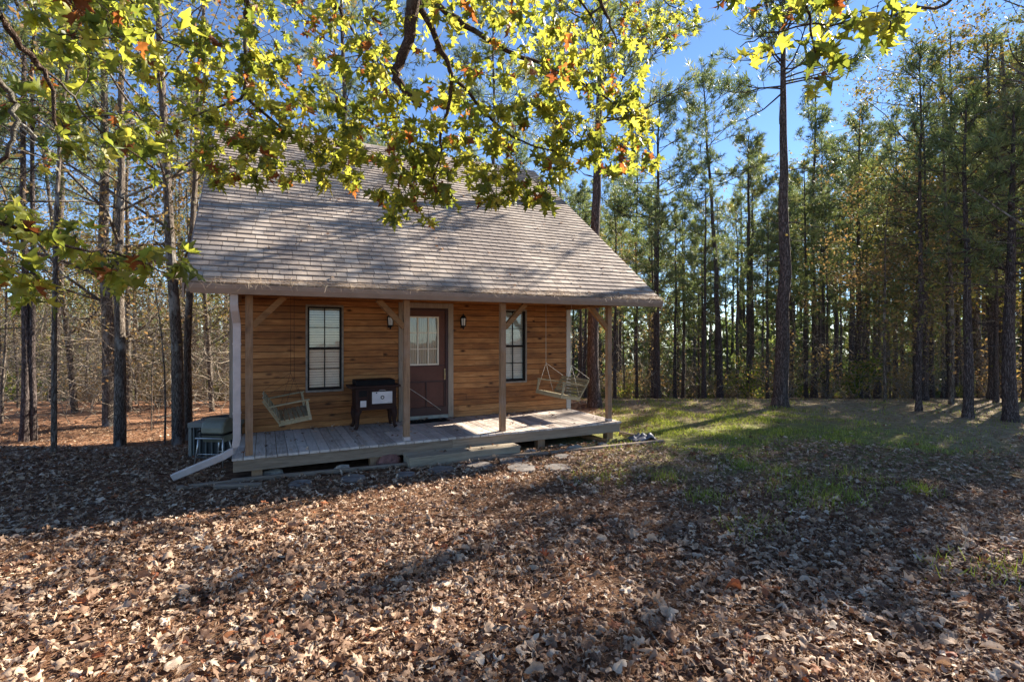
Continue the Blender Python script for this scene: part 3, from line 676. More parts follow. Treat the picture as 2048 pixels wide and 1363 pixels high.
def rock(px, py, r, sq, seed, m, lab, cat='rock', grp=None, z=0, nm='rock', blocky=0):
    c_ = gp(px, py, z); b = MB(); R = random.Random(seed); n, k_ = 14, 9; vs_ = []
    for i in range(k_):
        ph = -math.pi/2+math.pi*i/(k_-1)
        for j in range(n):
            t = 2*math.pi*j/n; dv = Vector((math.cos(ph)*math.cos(t), math.cos(ph)*math.sin(t), math.sin(ph)))
            s = 1+.30*mnoise.noise(dv*1.6+Vector((seed*3.1, 0, 0)))+.12*mnoise.noise(dv*4+Vector((seed, 5, 0)))
            if blocky: mxx = max(abs(dv.x), abs(dv.y), abs(dv.z)); s = s*(.55+.45/mxx*.8)
            vs_.append((dv.x*r*s, dv.y*r*sq[0]*s, dv.z*r*sq[1]*s+r*sq[1]*.45))
    fs_ = [(i*n+j, i*n+(j+1) % n, (i+1)*n+(j+1) % n, (i+1)*n+j) for i in range(k_-1) for j in range(n)]
    b.add(vs_, fs_, False); o = b.build(nm, MT[m]); o.location = (c_.x, c_.y, ground_z(c_.x, c_.y)-.01); o.rotation_euler = (0, 0, TH+R.uniform(-.4, .4)); tag(o, lab, cat, grp); return o
rock(545, 948, .17, (.45, .42), 1, 'rock_pale', 'long pale limestone block under the left end of the deck', grp='rocks along the porch', blocky=1)
rock(683, 940, .15, (.5, .5), 2, 'rock_pale', 'pale rounded stone in shade under the deck edge', grp='rocks along the porch')
rock(776, 926, .20, (.7, .75), 3, 'rock_red', 'large reddish brown rock beside the left end of the step', grp='rocks along the porch')
rock(1150, 898, .17, (.5, .42), 4, 'rock_pale', 'pale sunlit rubble stone right of the step', grp='rocks along the porch')
rock(1060, 904, .12, (.6, .5), 5, 'rock_pale', 'small pale stone at the right end of the step', grp='rocks along the porch')
rock(1205, 890, .13, (.7, .4), 6, 'rock_pale', 'flat broken stone behind the timber near the corner pier', grp='rocks along the porch')
#rock(1120, 893, .10, (.7, .5), 7, 'rock_red', 'small brownish stone between two pale stones under the deck', grp='rocks along the porch')
#rock(1100, 890, .10, (.8, .5), 12, 'rock_pale', 'little pale stone just behind the middle pier', grp='rocks along the porch')
for i, (px, py, r, lab) in enumerate([(1044, 939, .22, 'grey sunlit stepping stone nearest the camera'), (1028, 923, .23, 'grey stepping stone right in front of the step end'), (960, 931, .20, 'shaded stepping stone before the middle of the step'), (884, 940, .21, 'shaded stepping stone left of the sunlit pair'), (812, 949, .14, 'small dark stone slab in the leaves below the red rock'), (706, 956, .17, 'dark stone slab in the shaded leaves below the pale stone'), (1115, 938, .20, 'dark stone slab at the edge of the grass'), (1128, 915, .16, 'sunlit slab beside the timber right of the step'), (600, 966, .15, 'leftmost dark stone slab half covered in leaves')]):
    c_ = gp(px, py); b = MB(); n = 26
    prof = [(r*(1+.09*mnoise.noise(Vector((math.cos(2*math.pi*k/n)*1.5, math.sin(2*math.pi*k/n)*1.5, i*7.)))) * math.cos(2*math.pi*k/n), r*(1+.12*mnoise.noise(Vector((math.cos(2*math.pi*k/n)*1.5, math.sin(2*math.pi*k/n)*1.5, i*7.))))*math.sin(2*math.pi*k/n)) for k in range(n)]
    b.prism(prof, 'z', -.02, .035); o = b.build('stepping_stone', MT['slate'], None, .006); o.location = (c_.x, c_.y, ground_z(c_.x, c_.y)); o.rotation_euler = (.01*(i % 3), .012*(i % 2), 0)
    tag(o, lab, 'stepping stone', 'stepping stones in front of the porch')
# crumpled sheet
V = []; n = 16
for i in range(n):
    for j in range(n):
        x, y = i/(n-1)-.5, j/(n-1)-.5; V.append((x*.5, y*.35, .03+.14*max(0, mnoise.noise(Vector((x*4.5, y*4, 3))))+.06*(1-abs(2*x))))
c_ = gp(1286, 880); a = np.array([i*n+j for i in range(n-1) for j in range(n-1)])
o = np_obj('plastic_sheet', V, np.stack([a, a+1, a+n+1, a+n], 1), MT['tarp'], smooth=True); o.location = (c_.x, c_.y, ground_z(c_.x, c_.y)); o.rotation_euler = (0, 0, .5)
sm_ = o.modifiers.new('solid', 'SOLIDIFY'); sm_.thickness = .006
tag(o, 'crumpled dark slate sheet lying in the grass past the deck', 'sheet')

# ------------------------------------------------------------ leaf shapes
HALF = [(0, 0), (.17, -.03), (.33, -.04), (.47, .06), (.30, .16), (.27, .27), (.44, .38), (.66, .56), (.46, .54), (.26, .52), (.18, .62), (.30, .82), (.16, .80), (.09, .94), (0, 1.14)]
OVAL = [(0, 0), (.12, .02), (.24, .14), (.30, .32), (.27, .52), (.20, .72), (.10, .90), (0, 1.02)]
BLUNT = [(0, 0), (.22, -.02), (.40, .08), (.47, .22), (.40, .34), (.52, .52), (.44, .66), (.30, .70), (.26, .86), (.12, .95), (0, 1.02)]
def leaf_template(half=HALF, rings=2):
    """returns verts (n,2) and tri/quads of a lobed leaf, midrib on x=0"""
    K = len(half); V = []; Q = []
    for sgn in (-1, 1):
        base = len(V)
        for r in range(rings+1):
            t = r/rings
            for k, (x, y) in enumerate(half):
                my = min(max(y, 0), 1.08)*1.0; my = 1.08*k/(K-1)*.75+my*.25 if 0 < k < K-1 else y
                V.append((sgn*x*t, my+(y-my)*t))
        for r in range(rings):
            for k in range(K-1):
                a, b, c, d = base+r*K+k, base+r*K+k+1, base+(r+1)*K+k+1, base+(r+1)*K+k
                Q.append((a, b, c, d) if sgn > 0 else (a, d, c, b))
    return np.array(V, float), np.array(Q)
def scatter_leaves(P, size, yaw, pitch, roll, rg, tmpl, curl=1.0, flat=False):
    """P (n,3); builds leaves with random curl; leaf tip along +y before rotation"""
    T, Q = tmpl; n = len(P); k = len(T)
    x = np.repeat(T[None, :, 0], n, 0)*rg.uniform(.75, 1.1, (n, 1)); y = np.repeat(T[None, :, 1], n, 0)-.4
    a = rg.normal(0, .55, (n, 1))*curl; b = rg.normal(.1, .5, (n, 1))*curl; c = np.abs(rg.normal(.25, .3, (n, 1)))*curl; ph = rg.uniform(0, 6.3, (n, 1)); w = rg.normal(0, .09, (n, 1))*curl
    z = a*x*x*1.6+b*y*y*1.1+c*np.abs(x)+w*np.sin(7*y+ph+5*x)+.35*a*b*x*y
    # curling shortens the leaf
    if flat:   # dry leaves on the ground: arched, edges rolled under or in, tips down
        a = rg.normal(-.6, 1.15, (n, 1)); b = rg.normal(-.55, .75, (n, 1)); c = rg.normal(.1, .35, (n, 1))
        z = .9*np.tanh(1.1*(a*x*x*1.5+b*y*y*.9+c*np.abs(x)+.07*np.sin(8*y+ph+6*x)+.06*np.sin(11*x+ph*2)+.5*a*b*x*y))*.75
        x = x*(1-.55*np.minimum(1.2, np.abs(a))*np.abs(x))
    x = x*(1-.25*np.minimum(1, np.abs(a)+c)); L = np.stack([x, y, z], 2)*size[:, None, None]
    cy, sy = np.cos(yaw), np.sin(yaw); cp, sp = np.cos(pitch), np.sin(pitch); cr, sr = np.cos(roll), np.sin(roll); o, e = np.zeros(n), np.ones(n)
    Rz = np.stack([cy, -sy, o, sy, cy, o, o, o, e], 1).reshape(n, 3, 3); Rx = np.stack([e, o, o, o, cp, -sp, o, sp, cp], 1).reshape(n, 3, 3); Ry = np.stack([cr, o, sr, o, e, o, -sr, o, cr], 1).reshape(n, 3, 3)
    R_ = Rz@Rx@Ry; V = np.einsum('nij,nkj->nki', R_, L)+P[:, None, :]
    F_ = (Q[None]+np.arange(n)[:, None, None]*k).reshape(-1, 4)
    return V, F_
def tubes_np(segs):
    """segs: list of (pts (m,3), radii (m), nsides) -> V, F(quads)"""
    VV, FF, off = [], [], 0
    for pts, rad, n in segs:
        pts = np.asarray(pts, float); m = len(pts); d = np.gradient(pts, axis=0); d /= np.linalg.norm(d, axis=1)[:, None]+1e-9
        ref = np.array([1., 0, 0]) if abs(d[0][0]) < .7 else np.array([0, 1., 0])
        a = np.cross(d, ref); a /= np.linalg.norm(a, axis=1)[:, None]+1e-9; b = np.cross(d, a)
        t = np.arange(n)*2*math.pi/n
        V = pts[:, None, :]+(a[:, None, :]*np.cos(t)[None, :, None]+b[:, None, :]*np.sin(t)[None, :, None])*np.asarray(rad)[:, None, None]
        i, j = np.meshgrid(np.arange(m-1), np.arange(n), indexing='ij'); i, j = i.ravel(), j.ravel()
        FF.append(np.stack([i*n+j, i*n+(j+1) % n, (i+1)*n+(j+1) % n, (i+1)*n+j], 1)+off); VV.append(V.reshape(-1, 3)); off += m*n
    return np.concatenate(VV), np.concatenate(FF)
gzv = np.vectorize(ground_z)
def in_house(x, y, pad=0.0):
    dx, dy = x-PX, y-PY; u, v = dx*CT+dy*ST, -dx*ST+dy*CT
    return (u > -.35-pad) & (u < 6.6+pad) & (v > -.16-pad) & (v < 8.7+pad)
# ------------------------------------------------------------ fallen leaves
rg = rs(5); LV, LF, LR, off = [], [], [], 0
def lawn_w(x, y):
    n1 = np.array([mnoise.noise(Vector((a*.45, b*.45, 7))) for a, b in zip(x, y)])
    return np.clip((x+n1*2.2-1.6)/1.8, 0, 1)*np.clip((y+n1*1.8-8.2)/1.4, 0, 1)
def sample(n, y0, y1, side=1.12):
    y = np.sqrt(rg.uniform(y0*y0, y1*y1, n)); x = y*rg.uniform(-side, side, n); return x, y
stones = [tuple(o.location[:2]) for o in C.objects if o.name.startswith('stepping_stone')]
for nm, (n, y0, y1, rings, lab) in {'near': (25000, 2.0, 5.5, 2, ''), 'mid': (30000, 5.5, 10, 1, ''), 'far': (15000, 10, 17, 1, '')}.items():
    x, y = sample(n, y0, y1); lw = lawn_w(x, y)
    keep = ~in_house(x, y) & (rg.rand(n) > lw*.88)
    pn = np.array([mnoise.noise(Vector((a*.55, b*.8, 11)))+.5*mnoise.noise(Vector((a*1.7, b*1.9, 4))) for a, b in zip(x, y)]); keep &= rg.rand(n) < np.clip(.92+.8*pn, .6, 1)
    u_, v_ = w2l(x, y)
    for sx_, sy_ in stones: keep &= ((x-sx_)**2+(y-sy_)**2 > .17**2) | (rg.rand(n) < .2)
    keep &= ~((u_ > 2.1) & (u_ < 4.2) & (v_ > -.52) & (v_ < 0))
    x, y = x[keep], y[keep]; n = len(x); size = rg.uniform(.030, .072, n)*rg.choice([1, .7, 1.25, 1.9 if nm == 'near' else 1.5], n, p=[.42, .27, .2, .11])
    pitch = rg.normal(0, .3, n); roll = rg.normal(0, .3, n)
    z = gzv(x, y)+.012+rg.rand(n)*.03+size*.16
    pick = rg.choice(3, n, p=[.55, .25, .2])
    for kk, shp in enumerate((HALF, BLUNT, OVAL)):
        q = pick == kk; nq = int(q.sum())
        V, Fc = scatter_leaves(np.stack([x, y, z], 1)[q], size[q]*(1, .9, .85)[kk], rg.uniform(0, 6.3, nq), pitch[q], roll[q], rg, leaf_template(shp, rings=rings), 1.5, True)
        LV.append(V.reshape(-1, 3)); LF.append(Fc+off); LR.append(np.repeat(rg.rand(nq), V.shape[1])); off += nq*V.shape[1]
# leaves lying on the deck, the step and the roof
def extra(P, n, sz):
    global off
    V, Fc = scatter_leaves(P, rg.uniform(*sz, n), rg.uniform(0, 6.3, n), rg.normal(0, .2, n), rg.normal(0, .2, n), rg, leaf_template(HALF, rings=1), 1.3, True)
    LV.append(V.reshape(-1, 3)); LF.append(Fc+off); LR.append(np.repeat(rg.rand(n), V.shape[1])); off += n*V.shape[1]
n = 150; uu, vv = rg.uniform(-.1, 6.4, n), np.where(rg.rand(n) < .4, 1.8-np.abs(rg.normal(0, .15, n)), rg.uniform(-.1, 1.7, n)); extra(np.stack([PX+uu*CT-vv*ST, PY+uu*ST+vv*CT, np.full(n, DZ+.022)], 1), n, (.035, .08))
n = 14; uu, vv = rg.uniform(2.25, 4.05, n), rg.uniform(-.42, -.15, n); extra(np.stack([PX+uu*CT-vv*ST, PY+uu*ST+vv*CT, np.full(n, .175)], 1), n, (.04, .08))
n = 110; uu, ss = rg.uniform(RU0+.1, RU1-.1, n), rg.rand(n)**1.7*Lr*.9; vv = VE+ss/slope-SL/slope*.035; extra(np.stack([PX+uu*CT-vv*ST, PY+uu*ST+vv*CT, ZE+ss/slope*SL+.035/slope], 1), n, (.03, .065))
tag(np_obj('leaf_litter', np.concatenate(LV), np.concatenate(LF), MT['litter'], rnd=np.concatenate(LR), smooth=True), 'dry curled tan and brown leaves covering the ground', 'fallen leaves', kind='stuff')
# pine straw on the ground
n = 130000; x, y = sample(n, 2.0, 16); lw = lawn_w(x, y); keep = ~in_house(x, y) & (rg.rand(n) > lw*.75); x, y = x[keep], y[keep]; n = len(x)
flow = np.array([mnoise.noise(Vector((a*.6, b*.6, 1)))*2.5 for a, b in zip(x, y)])+rg.normal(0, .7, n)
Dd = np.stack([np.cos(flow), np.sin(flow), rg.normal(.03, .12, n)], 1)
V, Fc, rr = needles(np.stack([x, y, gzv(x, y)+.004+rg.rand(n)*.022], 1), Dd, rg.uniform(.10, .22, n), .0016+.0004*y)
tag(np_obj('pine_straw', V, Fc, MT['straw'], rnd=rr), 'reddish pine straw mixed through the leaves on the ground', 'pine straw', kind='stuff')
segs_ = []
for _ in range(170):
    y_ = math.sqrt(rg.uniform(4, 150)); x_ = y_*rg.uniform(-1.1, 1.1)
    if bool(in_house(x_, y_, .1)): continue
    an = rg.uniform(0, 6.3); L_ = rg.uniform(.12, .55); t_ = np.linspace(0, 1, 5); bend = rg.normal(0, .08)
    P_ = np.stack([x_+np.cos(an)*L_*t_-np.sin(an)*bend*np.sin(3*t_), y_+np.sin(an)*L_*t_+np.cos(an)*bend*np.sin(3*t_), np.zeros(5)], 1)
    P_[:, 2] = gzv(P_[:, 0], P_[:, 1])+.03+rg.uniform(-.01, .03)*t_; segs_.append((P_, np.linspace(rg.uniform(.003, .007), .002, 5), 5))
V, Fq = tubes_np(segs_); tag(np_obj('fallen_twigs', V, Fq, MT['twig'], smooth=True), 'small fallen twigs lying among the leaves', 'twigs', kind='stuff')
# grass
n = 340000; x, y = sample(n, 6.0, 16.5); lw = lawn_w(x, y)
tuft = np.array([mnoise.noise(Vector((a*1.3, b*1.3, 3))) for a, b in zip(x, y)])
dens = lw*(.38+.9*tuft)*np.clip((8.8-x)/3+ .12, .12, 1)*np.clip((15.2-y)/2.2, .25, 1)
dens = np.maximum(dens, np.clip(tuft-.38, 0, 1)*.8*(x > 1.5))
keep = ~in_house(x, y) & (rg.rand(n) < dens); x, y, tuft = x[keep], y[keep], tuft[keep]; n = len(x)
L = rg.uniform(.03, .085, n)*(1+.9*np.clip(tuft, 0, 1)); Dd = np.stack([rg.normal(0, .45, n), rg.normal(0, .45, n), np.ones(n)], 1); Dd /= np.linalg.norm(Dd, axis=1)[:, None]
V, Fc, rr = needles(np.stack([x, y, gzv(x, y)-.005], 1), Dd, L, .0035+.0004*y)
# extra taller tufts in the foreground
tp = [(1630, 975), (1660, 985), (1600, 990), (1500, 940), (1480, 935), (1330, 960), (1690, 1000), (1840, 985), (1560, 950), (1210, 960), (1400, 1000), (1620, 1010), (1500, 1060), (1980, 1150), (1460, 915), (1720, 960)]
cx = np.array([gp(*p).x for p in tp]); cyy = np.array([gp(*p).y for p in tp]); k = rg.randint(0, len(tp), 2600); sp_ = rg.uniform(.04, .30, len(tp))[k]
x = cx[k]+rg.normal(0, 1, 2600)*sp_; y = cyy[k]+rg.normal(0, 1, 2600)*sp_; Dd = np.stack([rg.normal(0, .5, 2600), rg.normal(0, .5, 2600), np.ones(2600)], 1); Dd /= np.linalg.norm(Dd, axis=1)[:, None]
V2, F2, r2 = needles(np.stack([x, y, gzv(x, y)-.005], 1), Dd, rg.uniform(.05, .17, 2600), np.full(2600, .0055))
tag(np_obj('grass', np.concatenate([V, V2]), np.concatenate([Fc, F2+len(V)]), MT['grass'], rnd=np.concatenate([rr*.95, r2*.8])), 'short patchy green grass beyond the porch', 'grass', kind='stuff')

# ------------------------------------------------------------ trees
def tufts(P, Dm, rg, nb=15, L=.26, W=.022, spread=.75):
    """needle sprays: flat slivers (quads) around direction Dm"""
    n = len(P); P2 = np.repeat(P, nb, 0); D2 = np.repeat(Dm, nb, 0)+rg.normal(0, spread, (n*nb, 3)); D2 /= np.linalg.norm(D2, axis=1)[:, None]+1e-9
    S = np.cross(D2, rg.normal(0, 1, (n*nb, 3))); S /= np.linalg.norm(S, axis=1)[:, None]+1e-9
    l = rg.uniform(.6, 1.1, (n*nb, 1))*L
    V = np.stack([P2, P2+D2*l*.45+S*W/2, P2+D2*l, P2+D2*l*.45-S*W/2], 1).reshape(-1, 3); b = np.arange(n*nb)*4
    tr_ = np.clip(np.repeat(rg.rand(n), nb)*.75+rg.rand(n*nb)*.25, 0, 1)
    return V, np.stack([b, b+1, b+2, b+3], 1), np.repeat(tr_, 4)
def wobble_path(p0, d, L, m, rg, wob=.1, up=0.0):
    P = [np.array(p0, float)]; d = np.array(d, float); d /= np.linalg.norm(d)
    for i in range(m):
        d = d+rg.normal(0, wob, 3)+np.array([0, 0, up]); d /= np.linalg.norm(d); P.append(P[-1]+d*L/m)
    return np.array(P), d
def make_pine(seed, H, hc, r0, cr, dead=6, lean=0., dens=1.0, nb=15, tuftL=.26, flare=True):
    """returns (trunk mesh, branch mesh, crown mesh)"""
    rg = rs(seed); m = 14; zz = np.linspace(0, 1, m); bx = np.cumsum(rg.normal(0, .012, m))*H*.5; by = np.cumsum(rg.normal(0, .012, m))*H*.5
    bx -= bx[0]; by -= by[0]; tp_ = np.stack([bx*.35+lean*H*zz**1.3, by*.35, zz*H], 1); rad = r0*(1-zz*.86)
    tz = np.concatenate([[0, .012, .03], zz[1:]]); tr_p = np.stack([np.interp(tz, zz, tp_[:, k]) for k in range(3)], 1); rr = np.interp(tz, zz, rad)
    if flare: rr[0] *= 1.45; rr[1] *= 1.18
    tr_p[0, 2] = -.35
    segs = [(tr_p, rr, 10)]; br = []; TP, TD = [], []
    def trunk_at(z): t = z/H; return np.array([np.interp(t, zz, tp_[:, k]) for k in range(3)]), np.interp(t, zz, rad)
    z = hc
    while z < H*.985:
        f = (z-hc)/(H-hc); Lb = cr*(.55+.6*math.sin(math.pi*min(1, f*.9+.12)))*(1-f*.62)*rg.uniform(.55, 1.25)
        az = rg.uniform(0, 2*math.pi); p, rt = trunk_at(z); el = -.05+.75*f+rg.normal(0, .18)
        d = (math.cos(az)*math.cos(el), math.sin(az)*math.cos(el), math.sin(el)); P, de = wobble_path(p, d, Lb, 5, rg, .12, .09)
        br.append((P, np.linspace(max(.012, rt*.34), .008, 6), 5))
        nsub = int(3+Lb*3.2*dens)
        for _ in range(nsub):
            t = rg.uniform(.35, 1.0); q = np.array([np.interp(t, np.linspace(0, 1, 6), P[:, k]) for k in range(3)])
            d2 = de+rg.normal(0, .75, 3); d2[2] += .25; d2 /= np.linalg.norm(d2); L2 = Lb*rg.uniform(.12, .34)*(1.25-t*.5)+.12
            P2, d3 = wobble_path(q, d2, L2, 2, rg, .15, .08); br.append((P2, [.010, .007, .004], 3))
            for s in np.arange(.45, 1.01, .28 if L2 > .5 else .5): TP.append(q+(P2[-1]-q)*s+rg.normal(0, .03, 3)); TD.append(d3)
        TP.append(P[-1]); TD.append(de)
        z += (H-hc)*rg.uniform(.012, .034)
    for _ in range(dead):
        z = rg.uniform(hc*.45, hc); p, rt = trunk_at(z); az = rg.uniform(0, 6.3); P, _d = wobble_path(p, (math.cos(az), math.sin(az), rg.uniform(-.3, .25)), rg.uniform(.3, 1.6), 4, rg, .18); br.append((P, np.linspace(.018, .004, 5), 4))
    V, Fq = tubes_np(segs+br); tm = np_mesh('pine_trunk', V, Fq, MT['pine_bark'], smooth=True); bm_ = None
    V, Fq, r_ = tufts(np.array(TP), np.array(TD), rg, nb, tuftL, .021); cm = np_mesh('pine_crown', V, Fq, MT['needles'], rnd=r_)
    return tm, bm_, cm
def small_leaves(P, rg, size=.06, mat=None):
    n = len(P); a = rg.normal(0, 1, (n, 3)); a /= np.linalg.norm(a, axis=1)[:, None]; b = np.cross(a, rg.normal(0, 1, (n, 3))); b /= np.linalg.norm(b, axis=1)[:, None]; s = rg.uniform(.6, 1.3, (n, 1))*size
    V = np.stack([P-a*s, P+b*s*.55-a*s*.1, P+a*s, P-b*s*.55-a*s*.1], 1).reshape(-1, 3); i = np.arange(n)*4
    return V, np.stack([i, i+1, i+2, i+3], 1), np.repeat(rg.rand(n), 4)
def make_broadleaf(seed, H, r0, fork=.35, spread=.9, leaves=2500, lsize=.06, mat='small_leaf', levels=4, droop=0., first=.22, lvl0=14, lean=(0, 0), twiggy=1.0, leaf_clump=.18):
    rg = rs(seed); segs = []; ends = []
    def grow(p, d, L, r, lev):
        m = 5 if lev < 2 else 3; P, de = wobble_path(p, d, L, m, rg, .035 if lev == 0 else .10+.05*lev, .03 if lev < 2 else -droop); rd = np.linspace(r, r*.45 if lev else r*.3, m+1)
        segs.append((P, rd, 8 if lev == 0 else (6 if lev == 1 else 3)))
        if lev >= levels-1: ends.append(P[-1]); ends.append(P[-2]); return
        nc = int({0: lvl0, 1: 6*twiggy, 2: 5*twiggy, 3: 4}.get(lev, 3)*rg.uniform(.8, 1.2))
        for i in range(nc):
            t = rg.uniform(first if lev == 0 else .2, 1.0); q = np.array([np.interp(t, np.linspace(0, 1, m+1), P[:, k]) for k in range(3)])
            ax = rg.normal(0, 1, 3); ax -= de*ax.dot(de); ax /= np.linalg.norm(ax); an = rg.uniform(.6, 1.25)*spread
            d2 = de*math.cos(an)+ax*math.sin(an)
            if lev == 0: d2 = np.array([ax[0], ax[1], .25+.6*t+rg.normal(0, .15)])
            d2[2] -= droop*.5*lev
            grow(q, d2, L*rg.uniform(.30, .52)*(1.15-.5*t if lev == 0 else 1), np.interp(t, np.linspace(0, 1, m+1), rd)*(rg.uniform(.2, .42) if lev == 0 else rg.uniform(.35, .6)), lev+1)
    grow((0, 0, 0), (lean[0], lean[1], 1), H, r0, 0)
    t0 = segs[0]; P, rd = t0[0], np.array(t0[1]); P[0, 2] = -.3; z2 = np.insert(P, 1, P[0]*.93+P[1]*.07, 0); rd2 = np.insert(rd, 1, rd[0]); rd2[0] *= 1.5; segs[0] = (z2, rd2, 10)
    V, Fq = tubes_np(segs); tm = np_mesh('tree_trunk', V, Fq, MT['oak_bark'], smooth=True); bm_ = None
    E_ = np.array(ends); cm = None
    if leaves:
        k = rg.randint(0, len(E_), leaves); P = E_[k]+rg.normal(0, leaf_clump, (leaves, 3)); V, Fq, r_ = small_leaves(P, rg, lsize); cm = np_mesh('tree_crown', V, Fq, MT[mat], rnd=r_)
    return tm, bm_, cm
def place(kind, meshes, x, y, rz, s, label, cat='tree', group=None, sz=None, names=('trunk', 'branches', 'crown'), zoff=0):
    o = empty(kind, (x, y, ground_z(x, y)-.02+zoff), rz); o.scale = (s, s, sz or s); tag(o, label, cat, group)
    for nm, me in zip(names, meshes):
        if me is not None: link(bpy.data.objects.new(nm, me), o)
    return o
# pine prototypes: (height, crown base, trunk radius, crown radius)
PP = [make_pine(100+i, *a) for i, a in enumerate([(17, 9.5, .17, 2.3), (19, 11, .19, 2.5), (15, 7.5, .14, 1.9), (21, 14, .20, 2.3), (13, 5.5, .12, 1.8), (18, 9, .16, 2.2), (16, 10.5, .13, 1.7), (20, 10, .21, 2.8)])]
PH = [17, 19, 15, 21, 13, 18, 16, 20]; PC = [9.5, 11, 7.5, 14, 5.5, 9, 10.5, 10]; PR = [2.3, 2.5, 1.9, 2.3, 1.8, 2.2, 1.7, 2.8]
BP = [make_broadleaf(200, 11, .11, leaves=5200, lsize=.055), make_broadleaf(201, 9, .08, leaves=4200, lsize=.06), make_broadleaf(202, 12, .13, leaves=1500, lsize=.06, mat='brown_leaf', twiggy=1.25), make_broadleaf(203, 8, .06, leaves=900, lsize=.06, mat='brown_leaf', twiggy=1.3), make_broadleaf(204, 7, .05, leaves=3000, lsize=.055, mat='brown_leaf')]
# the sun must reach these points as in the photograph
KEY = [((3., 11., 0), .9), ((5., 12.3, 0), 1.), ((6.5, 13., 0), 1.), ((2.4, 12.5, 0), .8), ((1., 9.4, .4), .5), ((0.2, 8.6, .4), .5), ((4., 11.5, 0), 1.5), ((-3, 6, 0), 1.3), ((-1, 5, 0), 1.2), ((0, 9.5, 3.5), 1.2), ((2.5, 11, 4), .8), ((-2.5, 9, 3.2), 1.), ((-7, 13, 0), 1.), ((1, 3.4, 0), 1.0), ((-8, 10.5, 0), 1.)]
def blocks(x, y, z0, H, hc, R_, pad=.6):
    hs = math.hypot(SUN.x, SUN.y); hx, hy = SUN.x/hs, SUN.y/hs; tt = SUN.z/hs
    for (kx, ky, kz), kr in KEY:
        dx, dy = x-kx, y-ky; t = dx*hx+dy*hy
        if t < 0: continue
        off = abs(-dx*hy+dy*hx); hr = kz+t*tt
        if off < R_*pad+kr*.4 and z0+hc-1 < hr < z0+H: return True
    return False
# prominent pines: pixel of the base, depth, proto mesh or own, labels
def big_pine(px, Y, H, hc, r0, cr, seed, label, lean=0., rz=0., dens=1.0, nb=16):
    p = at(px, Y); ms = make_pine(seed, H, hc, r0, cr, 8, lean, dens, nb); return place('pine_tree', ms, p.x, p.y, rz, 1, label, 'tree', None)
big_pine(1190, 13.9, 15.5, 7.3, .175, 3.0, 301, 'thick barked pine right behind the end of the porch', dens=1.6)
big_pine(1560, 14.2, 12.3, 8.8, .205, 2.2, 302, 'tallest dark pine standing alone on the lawn edge with a bare trunk', dens=.45)
big_pine(1440, 21.0, 13.6, 8.5, .13, 2.6, 303, 'slender leaning pine with a sparse top against open sky', lean=-.055)
big_pine(1628, 26, 16.2, 8.5, .17, 3.0, 304, 'straight reddish pine just right of the tallest pine', dens=1.2)
big_pine(1718, 22.5, 12.8, 6.0, .15, 3.0, 305, 'second straight pine right of the tallest pine with full crown', dens=1.3)
big_pine(1316, 20.5, 12.5, 6.5, .14, 2.5, 306, 'dark pine rising just beyond the roof corner', dens=1.3)
big_pine(1500, 22., 11.5, 6, .14, 2.2, 307, 'pine with a rounded crown left of the tallest pine')
big_pine(685, 21, 22, 12.5, .17, 3.2, 308, 'tall pine whose bare trunk shows above the cabin ridge', dens=1.2)
big_pine(985, 24, 19, 12, .17, 3.0, 309, 'pine behind the cabin roof showing through the leaves')
big_pine(1936, 12.2, 7.8, 4.0, .11, 1.1, 310, 'black shaded pine trunk near the right edge of the lawn', dens=.25, nb=12)
big_pine(1838, 13.3, 9.7, 5.4, .08, 1.2, 311, 'thin shaded pine left of the black trunk', dens=.2, nb=9)
big_pine(2022, 11.8, 7.4, 3.4, .15, 1.3, 312, 'broad dark trunk at the right edge of the picture', dens=.2, nb=12)
big_pine(2060, 15.5, 14, 3.5, .17, 2.4, 313, 'outermost dark trunk beside the broad one', dens=.8)
big_pine(1985, 16.5, 12.0, 4, .14, 2.0, 314, 'dark trunk just behind the broad one at the right', dens=.5)
big_pine(48, base(48, 884), 16, 6.5, .105, 2.6, 315, 'twin looking dark pine trunk at the far left of the picture')
big_pine(66, base(66, 882), 15, 7, .085, 2.2, 316, 'slimmer dark trunk pressed against the far left pine')
# broadleaf trees on the left
def big_tree(px, Y, H, r0, seed, label, **kw):
    p = at(px, Y); ms = make_broadleaf(seed, H, r0, **kw); return place('broadleaf_tree', ms, p.x, p.y, 0, 1, label, 'tree')
big_tree(240, base(240, 893), 12, .15, 401, 'black trunked tree forking above head height left of the cabin', leaves=1400, mat='brown_leaf', first=.42, lvl0=16, twiggy=1.2, droop=.05)
big_tree(357, base(357, 888), 13.5, .16, 402, 'grey trunked tree with sunlit right side next to the cooling unit', leaves=3000, mat='small_leaf', first=.3, lvl0=18, droop=.08)
big_tree(378, base(378, 880), 13, .11, 403, 'thinner grey trunk just behind the sunlit one', leaves=700, mat='brown_leaf', first=.35, lvl0=14)
big_tree(108, base(108, 908), 10, .045, 404, 'slim dark sapling trunk left of the black forked tree', leaves=800, mat='brown_leaf', first=.3, lvl0=16)
big_tree(219, base(219, 852), 15, .2, 405, 'pale barked tree lit by sun behind the black trunk', leaves=5000, mat='small_leaf', first=.25, lvl0=20)
big_tree(302, base(302, 862), 4.5, .022, 406, 'thin pale sapling between black trunk and grey trunk', leaves=300, mat='brown_leaf', lvl0=9)
big_tree(329, base(329, 888), 5., .028, 407, 'crooked thin sapling just left of the grey trunk', leaves=300, mat='brown_leaf', lvl0=9)
